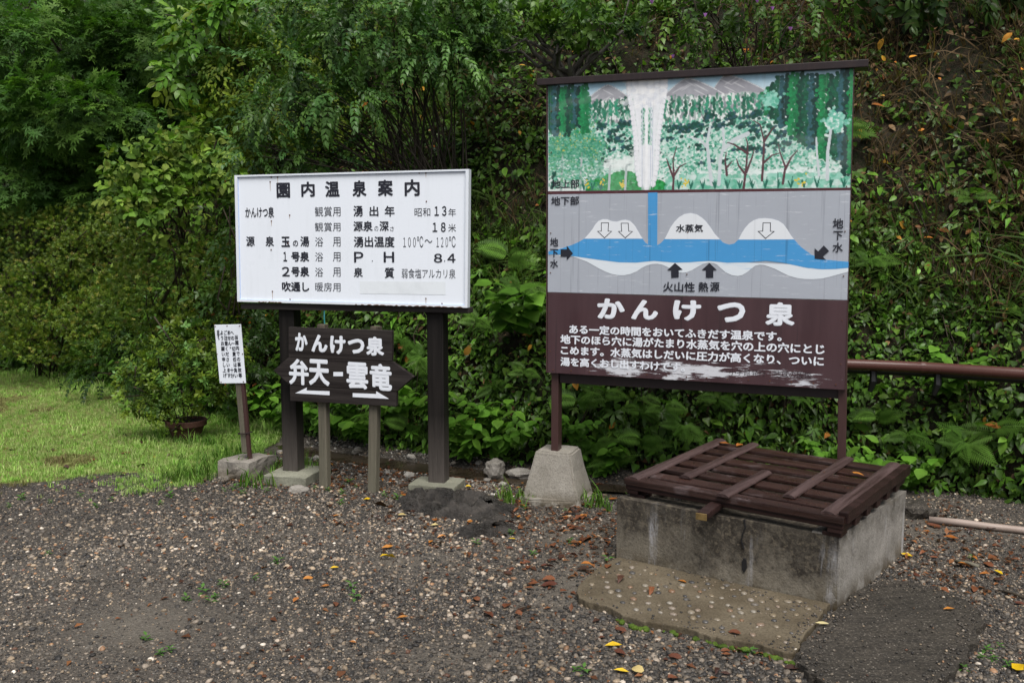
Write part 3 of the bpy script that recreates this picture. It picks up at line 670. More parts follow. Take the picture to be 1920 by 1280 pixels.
# ------------------------------------------------------------------ big painted geyser board
BIG = thing('painted_information_board', 'tall painted board with a geyser landscape above and a blue underground water diagram', 'information board', (.2204, 5.586, 0), R3(-21.062))
def rect(b): return [(b[0], b[1]), (b[2], b[1]), (b[2], b[3]), (b[0], b[3])]
mb = MB(); mb.prism([(0.004, .815), (1.738, .806), (1.7345, 1.300), (.004, 1.312)], -.012, .016)
mb.build('text_panel', M['maroon_board'], BIG, .002)
mb = MB(); mb.prism([(.003, 1.314), (1.7342, 1.302), (1.729, 1.896), (.003, 1.908)], -.012, .016)
mb.build('diagram_panel', M['strata_grey'], BIG, .002)
mb = MB(); mb.prism([(.001, 1.925), (1.728, 1.908), (1.718, 2.5617), (-.002, 2.5756)], -.008, .016)
mb.build('picture_panel', M['white_frame'], BIG, .002)
MB().prism([(.004, 1.909), (1.729, 1.897), (1.729, 1.907), (.004, 1.924)], -.013, .016).build('divider_strip', paint_mat('divider_paint', (.075, .022, .028), .4, .2), BIG)
# thin edge trim down both sides
mb = MB()
mb.prism([(1.7385, .806), (1.7425, .806), (1.7245, 2.562), (1.7205, 2.562)], -.014, .02)
mb.build('edge_trim', M['steel_brown'], BIG); mb = MB()
mb.prism([(-.006, .817), (.002, .817), (-.0045, 2.575), (-.0115, 2.575)], -.010, .02)
mb.build('edge_trim', M['steel_brown'], BIG)
def flat_poly(name, polys, m, y, th=.0012, parent=BIG):
    mb = MB()
    for p in polys: mb.prism(p, y - th, y)
    return mb.build(name, m, parent)
flat_poly('painted_water', [WATER], M['water_blue'], -.0125)
flat_poly('painted_hot_floor', [FLOOR_BAND], M['floor_band'], -.0122, .0009)
for p in (STEAM_LEFT, STEAM_MIDDLE, STEAM_RIGHT): flat_poly('painted_steam', [p], M['steam_white'], -.0125, .0016)
for k, p in enumerate((OUT1, OUT2, OUT3)):
    o = flat_poly('outline_arrow', [grow(p, .0022)], M['ink'], -.0142, .0006)
    flat_poly('arrow_fill', [grow(p, -.0020)], M['steam_white'], -.0149, .0006, o)
for p in (BLK1, BLK2, BLK3, BLK4): flat_poly('black_arrow', [p], M['ink'], -.0142, .0008)
for it in DIAGRAM_TEXT[1:]: lettering('caption_lettering', [it], M['ink'], BIG, -.0152)
for it in TITLE_TEXT: lettering('title_character', [it], M['letter_white'], BIG, -.0125)
for it in BODY_TEXT[:4]: lettering('text_lettering', [it], M['letter_white'], BIG, -.0125)
lettering('source_lettering', BODY_TEXT[4:], flat_paint('faded_ink', (.022, .012, .016), .5), BIG, -.0125)

# hand-painted landscape, worked up dab by dab on a fine paint grid
def paint_mural(W=620, H=236):
    r = np.random.default_rng(5)
    img = np.ones((H, W, 3)); yy, xx = np.mgrid[0:H, 0:W]; s = xx / (W - 1); t_ = yy / (H - 1)
    sky_ = np.array(lin('#8fc6e2')); wh_ = np.array(lin('#e6f2f6'))
    f = np.clip(t_ / .22 + .10 * snoise(s * 14, t_ * 9, 1), 0, 1)[..., None]
    img[:] = sky_ * (1 - f) + wh_ * f
    def blend(mask, col, a=1.0):
        m_ = (np.clip(mask, 0, 1) * a)[..., None]; img[:] = img * (1 - m_) + np.array(col) * m_
    def dab(cs, ct, rs, rt, col, ang=0, a=1.0):
        x0, x1 = max(0, int((cs - rs - rt * .4) * W) - 1), min(W, int((cs + rs + rt * .4) * W) + 2)
        R_ = rt + rs * 2.6
        y0, y1 = max(0, int((ct - R_) * H) - 1), min(H, int((ct + R_) * H) + 2)
        if x0 >= x1 or y0 >= y1: return
        dx = (s[y0:y1, x0:x1] - cs) * 2.65; dy = t_[y0:y1, x0:x1] - ct
        c_, s_ = math.cos(ang), math.sin(ang)
        u = (dx * c_ + dy * s_) / (rs * 2.65); v = (-dx * s_ + dy * c_) / rt
        m_ = (np.clip((1.08 - np.sqrt(u * u + v * v)) * 5, 0, 1) * a)[..., None]
        img[y0:y1, x0:x1] = img[y0:y1, x0:x1] * (1 - m_) + np.array(col) * m_
    def line(pts, wd, col, taper=.5):
        for k in range(len(pts) - 1):
            (a, b), (c2, d2) = pts[k], pts[k + 1]
            n_ = int(max(abs(c2 - a) * W, abs(d2 - b) * H)) + 1
            for q in range(n_):
                f_ = q / n_; w_ = wd * (1 - (1 - taper) * (k + f_) / (len(pts) - 1))
                dab(a + (c2 - a) * f_, b + (d2 - b) * f_, w_, w_ * 2.65, col)
    L = lambda *h: [np.array(lin(q)) for q in h]
    grey = L('#a3a3ab', '#8f8f98', '#b5b4ba')
    def mountain(pk, tp, l, r_, base):
        x = np.where(s < pk, (pk - s) / (pk - l), (s - pk) / (r_ - pk))
        top = tp + (base - tp) * np.clip(x, 0, 1.3) ** 1.35
        blend(np.clip((t_ - top) * 60, 0, 1) * (np.abs(x) < 1.15) * (t_ < base + .06), grey[0])
        blend((np.abs(t_ - top - .012) < .006) & (np.abs(x) < .9) & (r.random((H, W)) < .75), (.85, .86, .88), .7)
        for q in range(16):
            cs = r.uniform(l, r_); ct = r.uniform(tp + .04, base)
            if ct > np.interp(cs, [l, pk, r_], [base, tp, base]) + .02:
                dab(cs, ct, .022, .006, (.72, .72, .75), r.choice([-.5, .5]) if cs > pk else -.5, .55)
    mountain(.215, .045, .125, .305, .20); mountain(.61, .015, .555, .76, .20); mountain(.485, .025, .395, .62, .20)
    # far woods, pale
    b0 = .185 + .02 * snoise(s * 40, s * 0, 2)
    blend(np.clip((t_ - b0) * 40, 0, 1), lin('#dfe9e6'))
    gl = L('#1f7a5c', '#2f9674', '#14614b', '#6fb59a', '#a7b5b2', '#8f8f98', '#f3f7f6', '#f3f7f6')
    for q in range(1500):
        cs, ct = r.uniform(.1, .8), r.uniform(.20, .44)
        if r.random() < .28 and ct > .36: continue
        dab(cs, ct, r.uniform(.003, .006), r.uniform(.015, .035), gl[r.integers(len(gl))], 0, .8)
    for cs in np.r_[np.linspace(.15, .30, 9), np.linspace(.41, .74, 15)]:
        tp = r.uniform(.17, .24); col = gl[r.integers(3)]
        for q in range(14): dab(cs + r.normal(0, .0035), tp + q * .010, .0045, .012, col * r.uniform(.7, 1.2), 0, .9)
    # middle ground: white spray-flecked leaves
    blend(np.clip((t_ - .42) * 20, 0, 1) * np.clip((.80 - t_) * 20 + 1, 0, 1), lin('#b9dccf'), .75)
    mid = L('#dcece7', '#eef6f3', '#6cbaa0', '#7cc4ab', '#49a386', '#2f8a6e', '#9ad3c2', '#b4dfd1', '#56ae92')
    for q in range(5200):
        cs, ct = r.uniform(0, 1), r.uniform(.40, .90)
        dab(cs, ct, r.uniform(.0025, .006), r.uniform(.006, .014), mid[r.integers(len(mid))], r.uniform(-1, .3), .9)
    dk = L('#0f4a3e', '#14594a', '#0c3d36', '#2a5560')
    for band in range(17):
        c0 = .42 + .022 * band; sl_ = -.34
        for q in range(62):
            cs = r.uniform(.16, .82); ct = c0 + sl_ * (cs - .5) * .55 + r.normal(0, .008)
            if snoise(np.array(cs * 22), np.array(band * 1.7), 9) < -.08 or ct < .36 or ct > .80: continue
            if snoise(np.array(cs * 9), np.array(ct * 9), 12) < -.25: continue
            dab(cs, ct, r.uniform(.004, .009), r.uniform(.010, .018), dk[r.integers(4)], -.4, .95)
    for cs, ct in ((.19, .42), (.27, .41), (.56, .36), (.63, .38), (.71, .37), (.48, .47), (.52, .44)):
        for q in range(26): dab(cs + r.normal(0, .010), ct + r.normal(0, .018), .006, .014, dk[r.integers(4)], 0, .95)
    # white clearing and bottom greens
    for q in range(240): dab(r.normal(.28, .05), r.normal(.76, .04), .012, .010, (.85, .92, .90), 0, .4)
    for q in range(260): dab(r.normal(.80, .12), r.normal(.90, .03), .015, .014, (.80, .92, .89), 0, .6)
    br = L('#178a3c', '#1f9a48', '#0f7a38', '#3aa860')
    for q in range(900):
        cs = r.uniform(.14, .44); top = .83 + 1.4 * abs(cs - .27) ** 1.3
        dab(cs, r.uniform(top, 1.02), .006, .014, br[r.integers(4)], 0, .95)
    for q in range(700): dab(r.uniform(.42, 1), r.uniform(.88, 1.0), .010, .02, L('#7fc8b0', '#9ed8c6', '#5fb597', '#d9ebe6')[r.integers(4)], 0, .7)
    # pale tree at left with white trunks, yellow flecks
    pt = L('#3f9a7c', '#5fae90', '#2d8468', '#83c0a4', '#4f9f6a')
    for cc, ct, sx, sy in ((.055, .46, .035, .13), (.125, .50, .035, .12), (.09, .60, .055, .08), (.16, .60, .03, .07), (.04, .62, .03, .06)):
        for q in range(520): dab(r.normal(cc, sx * .7), r.normal(ct, sy * .7), .004, .009, pt[r.integers(5)], r.uniform(-1, 1), .9)
        for q in range(26): dab(r.normal(cc, sx * .7), r.normal(ct, sy * .6), .0022, .006, lin('#d8c64a'), 0, .8)
    for q in range(220): dab(r.uniform(0, .2), r.normal(.80, .04), .008, .010, L('#e2efeb', '#8fcab6', '#5fae90')[r.integers(3)], 0, .6)
    for x in (.052, .122, .225, .282):
        line([(x, .66 + .12 * (x > .2)), (x - .002, .8), (x - .006, 1.0)], .0034, lin('#b9c4c4'), 1.3)
    for q in range(700):
        cs = r.uniform(0, .2); dab(cs, r.uniform(.55, .98), .004, .010, pt[r.integers(5)], r.uniform(-1, 1), .65)
    for cs in (.02,):
        for q in range(12): dab(cs + r.normal(0, .006), r.uniform(.83, .97), .005, .02, dk[r.integers(3)], 0, .9)
    # cedar walls left and right
    ced = L('#0f5a3f', '#0c4636', '#147a48', '#1a8a50', '#0a3a33', '#2f5f66')
    def cedar(cs, tp, bt, k):
        n_ = int((bt - tp) / .013)
        for q in range(n_):
            f_ = q / n_; wd = .010 * min(1, .35 + f_ * 4)
            for e in range(3):
                dab(cs + r.normal(0, wd * .6), tp + (bt - tp) * f_, .0055, .014, ced[k % 6] * r.uniform(.7, 1.25), r.choice([-.8, .8]), .95)
    for j, cs in enumerate(np.linspace(.002, .138, 12)): cedar(cs, r.uniform(.02, .07), r.uniform(.40, .56), j * 5 + 1)
    for j, cs in enumerate(np.linspace(.745, .998, 18)):
        cedar(cs, .02 + r.uniform(0, .06) + .10 * (cs < .77), np.interp(cs, [.74, .86, 1], [.42, .62, .92]) * r.uniform(.9, 1.05), j * 5 + 2)
    lt = L('#7cc9b4', '#9fdccb', '#5cb89c', '#e4f4ef')
    for q in range(280): dab(r.normal(.95, .014), r.normal(.46, .04), .005, .012, lt[r.integers(4)], 0, .85)
    for q in range(120): dab(r.normal(.755, .012), r.normal(.25, .03), .005, .012, lt[r.integers(3)], 0, .85)
    # birch-white trunks and dark bare trees
    wt = lin('#cfd8dc')
    line([(.570, .96), (.560, .78), (.553, .60), (.562, .46)], .0062, wt, .6); line([(.553, .64), (.53, .57), (.485, .54)], .0045, wt, .4)
    line([(.592, .96), (.596, .76), (.608, .60), (.603, .47)], .0058, wt, .6); line([(.606, .66), (.64, .58), (.685, .53)], .0060, wt, 1.2)
    line([(.930, .93), (.930, .70), (.938, .52)], .0055, wt, .7); line([(.905, .90), (.897, .70), (.895, .58)], .004, wt, .6)
    bn = lin('#5b3b42')
    for tr in ([(.441, 1.0), (.443, .86), (.440, .74), (.452, .62)], [(.443, .88), (.462, .80), (.485, .77)], [(.443, .90), (.425, .78), (.418, .72)],
               [(.672, 1.0), (.680, .80), (.684, .62), (.676, .56)], [(.680, .86), (.697, .74), (.705, .66)], [(.678, .88), (.655, .80), (.648, .74)], [(.684, .70), (.64, .62), (.618, .60)],
               [(.730, .93), (.733, .76), (.735, .60), (.722, .46), (.700, .42)], [(.735, .78), (.76, .72), (.79, .70)], [(.735, .60), (.76, .50), (.768, .48)],
               [(.795, .96), (.802, .82), (.785, .70), (.778, .62)], [(.802, .84), (.82, .74), (.84, .68)], [(.618, .88), (.612, .76), (.615, .68)], [(.615, .82), (.635, .76)]):
        line(tr, .0042, bn, .35)
    # tufts and flowers along the foot
    for cs in np.r_[.13, .16, .19, np.linspace(.46, .98, 14)]:
        col = lin('#1d6b58')
        for q in range(6):
            a_ = r.uniform(-.9, .9); line([(cs, .99), (cs + .012 * a_, .94 - .02 * abs(r.normal()))], .0028, col, .3)
    for cs in (.145, .195, .262, .27, .478, .484, .84, .855):
        for q in range(7): dab(cs + r.normal(0, .005), .945 + r.normal(0, .02), .0028, .008, lin('#e3c93c'), 0, 1)
    # the geyser: column of white with scalloped edges
    def half(tv): return np.interp(tv, [-.05, .12, .22, .33, .55, .80, .93, 1.02], [.062, .063, .055, .049, .038, .034, .024, .012])
    cen = np.interp(t_, [0, .3, 1], [.352, .352, .350])
    blend(np.clip((half(t_) - np.abs(s - cen)) * 90, 0, 1), lin('#eef1f6'))
    for tv in np.arange(.0, .98, .045):
        for sg in (-1, 1):
            dab(.351 + sg * half(tv), tv, .009, .030, lin('#f1f3f8'))
            for q in range(9):
                th = -1.4 + q * .33; dab(.351 + sg * (half(tv) + .008 * math.cos(th)) * 1.0, tv + .026 * math.sin(th), .0013, .004, lin('#c3c6d2'), 0, .6)
    for q in range(130): dab(r.normal(.352, .03), r.uniform(.02, .26), .010, .018, L('#ffffff', '#dfe3ec', '#f4f6fa')[r.integers(3)], 0, .55)
    for x0, wd in ((.338, .0042), (.361, .0048)):
        for q in range(190): dab(x0 + r.normal(0, wd * .6), r.uniform(.28, .60), .0022, .012, L('#1f7f62', '#7bbfa6', '#cfe4dc')[r.integers(3)], 0, .75)
    for q in range(110): dab(r.choice([.335, .349, .364, .371]), r.uniform(.26, .97), .0014, .05, lin('#cfd6e4'), 0, .55)
    line([(.350, .26), (.350, .97)], .0042, lin('#f7f9fc'), 1)
    # weathering of the paint: faded blotches and water runs
    fd = np.clip(snoise(s * 9, t_ * 6, 61, 4) * .3 - .08, 0, .10)[..., None]; img[:] = img * (1 - fd) + np.array((.75, .82, .84)) * fd
    run = np.clip(snoise(s * 160, t_ * 2.0, 62, 2) - .55, 0, 1) * np.clip(snoise(s * 6, t_ * 3, 63) + .3, 0, 1); img[:] = img * (1 - .28 * np.clip(run, 0, 1)[..., None])
    img[:] = img * (1 + .05 * snoise(s * 300, t_ * 120, 64, 2))[..., None]
    return np.clip(img, 0, 1)
img = paint_mural(); H_, W_ = img.shape[:2]
S_, T_ = np.meshgrid(np.linspace(0, 1, W_), np.linspace(0, 1, H_))
xl = -.0005 + (.0055 - -.0005) * T_; xr = 1.7165 + (1.7275 - 1.7165) * T_
zt = 2.573 + (2.5595 - 2.573) * S_; zb = 1.927 + (1.910 - 1.927) * S_
V = np.stack([xl + (xr - xl) * S_, np.full_like(S_, -.0095), zt + (zb - zt) * T_], -1).reshape(-1, 3)
i = np.arange(V.shape[0]).reshape(H_, W_)
F = np.stack([i[:-1, :-1], i[1:, :-1], i[1:, 1:], i[:-1, 1:]], -1).reshape(-1, 4)
me = quick_mesh('painted_landscape', V, F); set_col(me, img.reshape(-1, 3)); link('painted_landscape', me, M['mural_paint'], BIG)
lettering('caption_lettering', DIAGRAM_TEXT[:1], M['ink'], BIG, -.0102)
mb = MB()
for u_ in np.linspace(.04, 1.69, 15):
    for v_ in (2.555 - .008 * u_, .835): mb.prism([(u_ + .004 * math.cos(a), v_ + .004 * math.sin(a)) for a in np.linspace(0, 2 * math.pi, 8, endpoint=False)], -.0165, -.009)
for v_ in np.linspace(.95, 2.4, 7):
    for u_ in (.022, 1.712 - (v_ - .9) * .006, .855): mb.prism([(u_ + .0035 * math.cos(a), v_ + .0035 * math.sin(a)) for a in np.linspace(0, 2 * math.pi, 8, endpoint=False)], -.0165, -.009)
mb.build('nail_heads', M['rust'], BIG)
# frame: rail along the top, beam below, two channel posts on a concrete pier
Mtx = Matrix.Translation((-.064, 0, 2.574)) @ Matrix.Rotation(R3(.55), 4, 'Y')
MB().box(0, 1.856, -.035, .085, -.020, .020, Mtx).build('top_rail', M['steel_dark'], BIG, .004)
MB().box(.068, 1.706, .035, .085, .748, .806).box(.068, 1.706, .02, .1, .806, .815).build('lower_beam', M['steel_dark'], BIG, .003)
for u_ in (.018, 1.708):
    mb = MB(); mb.box(u_, u_ + .046, .022, .034, .0 if u_ > 1 else .30, 2.55); mb.box(u_ + .040, u_ + .046, .034, .10, .0 if u_ > 1 else .30, 2.55).box(u_ + .008, u_ + .040, .034, .09, .0 if u_ > 1 else .30, 2.55)
    if u_ > 1:
        for v in mb.bm.verts: v.co.x += .012 - .022 * v.co.z          # the right post leans in with the board's edge
    mb.build('post', M['steel_brown'], BIG, .003)
def pier(cx, cy, h, b, tp, sd_):
    mb = MB(); bm = mb.bm
    lo = [bm.verts.new((cx + sx * b, cy + sy * b * .9, -.03)) for sx, sy in ((-1, -1), (1, -1), (1, 1), (-1, 1))]
    hi = [bm.verts.new((cx + sx * tp, cy + sy * tp * .9, h)) for sx, sy in ((-1, -1), (1, -1), (1, 1), (-1, 1))]
    bm.faces.new(lo[::-1]); bm.faces.new(hi)
    for k in range(4): bm.faces.new((lo[k], lo[(k + 1) % 4], hi[(k + 1) % 4], hi[k]))
    bmesh.ops.bevel(bm, geom=bm.edges[:], offset=.012, segments=2, affect='EDGES')
    mb.rough(.006, 2, sd_)
    o = mb.build('concrete_pier', M['pier_concrete'], BIG, smooth=False)
    mb = MB(); pts = []
    for k in range(16):
        a = 2 * math.pi * k / 16; q = 1 / max(abs(math.cos(a)), abs(math.sin(a))); rr = b * (1.10 + .10 * math.sin(a * 3 + 1)) * min(q, 1.25)
        pts.append((cx + rr * math.cos(a) - .012, cy + rr * math.sin(a) * .95))
    mb.plate(pts, -.05, .035); bmesh.ops.bevel(mb.bm, geom=[e for e in mb.bm.edges], offset=.012, segments=2, affect='EDGES')
    mb.rough(.012, 2, sd_ + 3).build('pier_foot', M['pier_concrete'], BIG)
    return o
pier(.045, .085, .318, .195, .115, 1)
pier(1.735, .085, .02, .17, .14, 4)

# ------------------------------------------------------------------ white hot-spring notice board
WH = thing('white_signboard', 'wide white board of black hot spring data on two thick black timber posts', 'signboard', (-1.87, 6.17, 0), R3(-14.454))
MB().prism([(.049, 2.058), (1.668, 2.066), (1.655, 1.213), (.040, 1.227)], -.050, -.012).build('panel', M['white_sheet'], WH, .003)
out = [(.045, 2.0615), (1.6705, 2.0695), (1.6575, 1.2095), (.036, 1.2235)]; inn = [(.064, 2.0505), (1.650, 2.058), (1.6385, 1.2245), (.0535, 1.2375)]
inn2 = [(.0675, 2.0475), (1.647, 2.055), (1.6355, 1.2275), (.0565, 1.2405)]
def ring(name, a, b, y0, y1, m, parent):
    mb = MB()
    for k in range(4): mb.prism([a[k], a[(k + 1) % 4], b[(k + 1) % 4], b[k]], y0, y1)
    return mb.build(name, m, parent)
ring('frame', out, inn, -.062, -.010, M['white_frame'], WH)
ring('blue_line', inn, inn2, -.0535, -.0505, M['blue_edge'], WH)
MB().prism(rect(WHITE_PATCH), -.0512, -.0505).build('painted_over_strip', M['white_fresh'], WH)
rows = [(1.9, 3), (1.78, 1.88), (1.68, 1.78), (1.58, 1.68), (1.47, 1.58), (1.37, 1.47), (1.25, 1.37)]
done = set()
for lo, hi in rows:
    its = [(k, it) for k, it in enumerate(WHITE_TEXT) if lo <= (it[3] + it[5]) / 2 < hi and k not in done]
    done |= {k for k, _ in its}
    b = [it for _, it in its if it[1] > 0]; th = [it for _, it in its if it[1] == 0]
    for it in b: lettering('title_character' if lo == 1.9 else 'bold_lettering', [it], M['ink'], WH, -.0515)
    for it in th: lettering('thin_lettering', [it], M['ink_thin'], WH, -.0515)
mb = MB()
for u_, v_ in WHITE_RUST: mb.prism([(u_ + .0042 * math.cos(a), v_ + .0046 * math.sin(a)) for a in np.linspace(0, 2 * math.pi, 9, endpoint=False)], -.0535, -.050)
rr = random.Random(3)
for u_ in list(np.linspace(.2, .35, 7)) + list(np.linspace(.9, 1.6, 16)):
    v_ = np.interp(u_, [.036, 1.6575], [1.2235, 1.2095]); ww = rr.uniform(.006, .03)
    mb.prism([(u_ - ww, v_ + .0005), (u_ + ww, v_ + .0002), (u_ + ww * .4, v_ + rr.uniform(.003, .007)), (u_ - ww * .5, v_ + rr.uniform(.002, .006))], -.0635, -.060)
mb.build('rust_spots', M['rust'], WH)
mb = MB()
for u_, v_ in WHITE_RUST[::2]:
    ln = rr.uniform(.02, .07); mb.prism([(u_ - .0022, v_ - .003), (u_ + .0022, v_ - .003), (u_ + .0008, v_ - ln), (u_ - .0006, v_ - ln)], -.0522, -.0512)
mb.build('rust_runs', flat_paint('rust_run', (.40, .33, .27), .6), WH)
MB().box(.042, 1.657, -.030, .065, 1.172, 1.207).build('lower_beam', M['beam_dark'], WH, .003)
for u_ in (.300, 1.358):
    MB().box(u_, u_ + .112, .012, .118, .045, 1.172).build('post', M['post_black'], WH, .006)
for x0, x1, y0, y1, z1 in ((.235, .545, -.13, .20, .062), (1.245, 1.565, -.07, .17, .050)):
    mb = MB().box(x0, x1, y0, y1, -.04, z1); mb.rough(.006, 2, int(x0 * 10)).build('stone_footing', M['footing_concrete'], WH, .006)
# teal cord hanging from the beam
def wp(parent, p): return parent.matrix_world @ Vector(p)
bpy.context.view_layer.update()
o = MB().tube([(.655, -.02, 1.20), (.657, -.03, 1.12), (.664, -.035, 1.05), (.667, -.03, 1.00)], .0045, 6).build('hanging_cord', M['teal_cord'], None, smooth=True)
o.matrix_world = WH.matrix_world.copy(); tag(o, 'thin teal cord hanging from under the white signboard', 'cord')

# ------------------------------------------------------------------ dark wooden arrow sign
AR = thing('direction_sign', 'low dark wooden direction sign with white lettering and boards pointed like arrows', 'direction sign', (-1.43, 5.99, 0), R3(-22.38))
MB().prism([(-.041, 1.063), (.742, 1.0675), (.737, .8725), (-.047, .8625)], -.030, -.004).build('top_board', M['board_dark'], AR, .003)
MB().prism([(-.171, .767), (-.047, .8605), (.742, .8705), (.895, .782), (.772, .6835), (-.044, .6765)], -.032, -.004).build('arrow_board', M['board_dark'], AR, .003)
MB().prism([(-.0435, .6745), (.769, .6805), (.763, .585), (-.044, .568)], -.030, -.004).build('bottom_board', M['board_dark'], AR, .003)
for it in ARROW_TEXT[:5]: lettering('upper_character', [it], M['letter_white'], AR, -.0312)
for s_, w_, a_, b_, c_, d_ in ARROW_TEXT[5:]: lettering('lower_character', [(s_, w_, a_ - .004, b_ - .010, c_ + .004, d_ + .012)], M['letter_white'], AR, -.0332)
flat_poly('lettering_dash', [ARROW_DASH], M['letter_white'], -.0325, .0015, AR)
flat_poly('painted_arrow', [ARROW_LEFT], M['letter_white'], -.0305, .0015, AR)
flat_poly('painted_arrow', [ARROW_RIGHT], M['letter_white'], -.0305, .0015, AR)
for (ta, tb, ba, bb) in ((.161, .219, .150, .212), (.565, .6255, .522, .584)):
    mb = MB(); bm = mb.bm
    lo = [bm.verts.new((x, y, -.05)) for x, y in ((ba, .0), (bb, .0), (bb, .05), (ba, .05))]
    hi = [bm.verts.new((x, y, 1.085)) for x, y in ((ta, .0), (tb, .0), (tb, .05), (ta, .05))]
    bm.faces.new(lo[::-1]); bm.faces.new(hi)
    for k in range(4): bm.faces.new((lo[k], lo[(k + 1) % 4], hi[(k + 1) % 4], hi[k]))
    mb.build('post', M['post_grey'], AR, .004)

# ------------------------------------------------------------------ small leaning caution notice
NO = thing('notice_sign', 'small white notice of vertical writing on a leaning post set in a broken concrete block', 'notice', (-2.024, 6.256, 0), R3(-19.561))
q = [(-.0377, 1.0528), (.1813, 1.0633), (.2067, .6571), (-.0081, .644)]
MB().prism(q, -.012, -.004).build('plate', M['white_sheet'], NO, .003)
VV = []
for s, a, b in NOTICE_TEXT:
    n = len(s); a = np.array(a); b = np.array(b)
    for k, ch in enumerate(s):
        if ch == '　': continue
        c = a + (b - a) * ((k + .5) / n if n > 4 else (k + .5) / n)
        h = .0165; off = .012 if ch == '。' else 0
        VV.append((ch, 1, c[0] - h * .92 + off, c[1] - h + off * 1.4, c[0] + h * .92 + off, c[1] + h + off * 1.4))
lettering('lettering', VV, M['ink'], NO, -.0135, False)
mb = MB()
for u_, v_ in ((-.028, 1.043), (.07, 1.05), (.172, 1.052), (.19, .668), (.005, .655), (.19, .86), (-.02, .85)):
    mb.prism([(u_ + .004 * math.cos(a), v_ + .004 * math.sin(a)) for a in np.linspace(0, 2 * math.pi, 8, endpoint=False)], -.0155, -.012)
mb.build('screw_heads', M['rust'], NO)
def leaning(u0, u1, y0, y1, z0, z1, du, m, name):
    mb = MB(); bm = mb.bm
    lo = [bm.verts.new((x + du, y, z0)) for x, y in ((u0, y0), (u1, y0), (u1, y1), (u0, y1))]
    hi = [bm.verts.new((x, y, z1)) for x, y in ((u0, y0), (u1, y0), (u1, y1), (u0, y1))]
    bm.faces.new(lo[::-1]); bm.faces.new(hi)
    for k in range(4): bm.faces.new((lo[k], lo[(k + 1) % 4], hi[(k + 1) % 4], hi[k]))
    return mb.build(name, m, NO, .003)
leaning(.090, .135, .0, .045, .165, .95, .058, M['post_grey'], 'post')
leaning(.138, .163, -.004, .02, .10, .95, .060, M['steel_brown'], 'iron_bar')
MB().tube([(.128, -.008, .298), (.19, -.012, .303), (.222, .0, .312), (.205, .05, .306), (.14, .052, .300), (.126, .02, .298), (.128, -.008, .300)], .004, 6).build('wire_tie', M['steel_dark'], NO)
mb = MB(); bm = mb.bm
lo = [bm.verts.new((x, y, -.03)) for x, y in ((.04, -.11), (.27, -.12), (.31, .13), (.05, .12))]
hi = [bm.verts.new((x, y, z)) for x, y, z in ((.02, -.10, .115), (.29, -.11, .125), (.33, .14, .14), (.05, .13, .12))]
bm.faces.new(lo[::-1]); bm.faces.new(hi)
for k in range(4): bm.faces.new((lo[k], lo[(k + 1) % 4], hi[(k + 1) % 4], hi[k]))
mb.rough(.022, 3, 8).build('concrete_block', M['block_concrete'], NO)

# ------------------------------------------------------------------ concrete well with a slatted lid
BX = thing('concrete_well', 'square weathered concrete well box with white lime runs, beneath the slatted brown lid', 'well', (.53, 4.47, 0), math.atan2(-.62, .90))
Lx, Ly, Hz, Tk = 1.093, .955, .335, .12
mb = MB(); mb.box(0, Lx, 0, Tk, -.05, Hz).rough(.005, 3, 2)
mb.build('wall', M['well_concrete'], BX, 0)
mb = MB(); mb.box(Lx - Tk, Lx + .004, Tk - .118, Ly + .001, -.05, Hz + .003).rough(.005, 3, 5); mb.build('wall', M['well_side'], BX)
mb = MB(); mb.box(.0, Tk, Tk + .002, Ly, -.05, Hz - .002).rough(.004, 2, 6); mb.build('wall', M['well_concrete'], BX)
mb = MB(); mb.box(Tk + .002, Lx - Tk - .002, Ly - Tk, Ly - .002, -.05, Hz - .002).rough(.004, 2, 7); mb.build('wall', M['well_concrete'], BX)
MB().box(Tk - .01, Lx - Tk + .01, Tk - .01, Ly - Tk + .01, -.05, .02).build('well_floor', M['slab_dark'], BX)
# crack down the front face
mb = MB(); pts = [(.665, .338), (.672, .30), (.660, .27), (.655, .235), (.668, .20)]
for (a, b), (c, d) in zip(pts, pts[1:]): mb.prism([(a - .0025, b), (a + .0025, b), (c + .002, d), (c - .002, d)], -.0075, .004)
mb.build('crack', M['black_plastic'], BX)
mb = MB(); mb.prism([(.668, .155), (.680, .15), (.684, .11), (.672, .085), (.662, .10), (.66, .135)], -.0065, .004); mb.build('hole', M['black_plastic'], BX)

for o_ in BX.children:
    for v in o_.data.vertices: v.co.x += .085 * v.co.y
LID = thing('slatted_lid', 'dark brown slatted wooden lid with half-bamboo battens lying on the concrete well', 'well lid', (.575, 4.50, .352), math.atan2(-.62, .79))
LID.rotation_euler = (R3(1.4), 0, math.atan2(-.62, .79))
W_L, D_L = 1.10, .985
for x0, x1 in ((.012, .072), (W_L - .075, W_L - .012)):
    MB().box(x0, x1, .0, D_L, .0, .045).build('runner', M['lid_wood'], LID, .004)
rr = random.Random(4)
MB().box(.0, W_L, -.012, .060, .046, .080).build('plank', M['lid_plank'], LID, .005)
MB().box(.005, W_L - .005, -.004, .016, .022, .045).build('front_rail', M['lid_wood'], LID, .004)
for k, y in enumerate((.105, .262, .418, .575, .732, .885)):
    j = rr.uniform(-.006, .006)
    MB().box(.01 + rr.uniform(-.006, .006), W_L - .035 + rr.uniform(-.006, .006), y + j + .012, y + j + .104, .054, .072 + rr.uniform(-.002, .003)).build('plank', M['lid_plank'], LID, .005)
MB().box(W_L - .03, W_L + .012, .01, D_L + .01, .046, .098).build('side_rail', M['lid_wood'], LID, .005)
for y in (.17, .33, .48, .64, .80): MB().box(W_L - .028, W_L + .004, y - .03, y + .03, .004, .0455).build('spacer', M['lid_wood'], LID, .003)
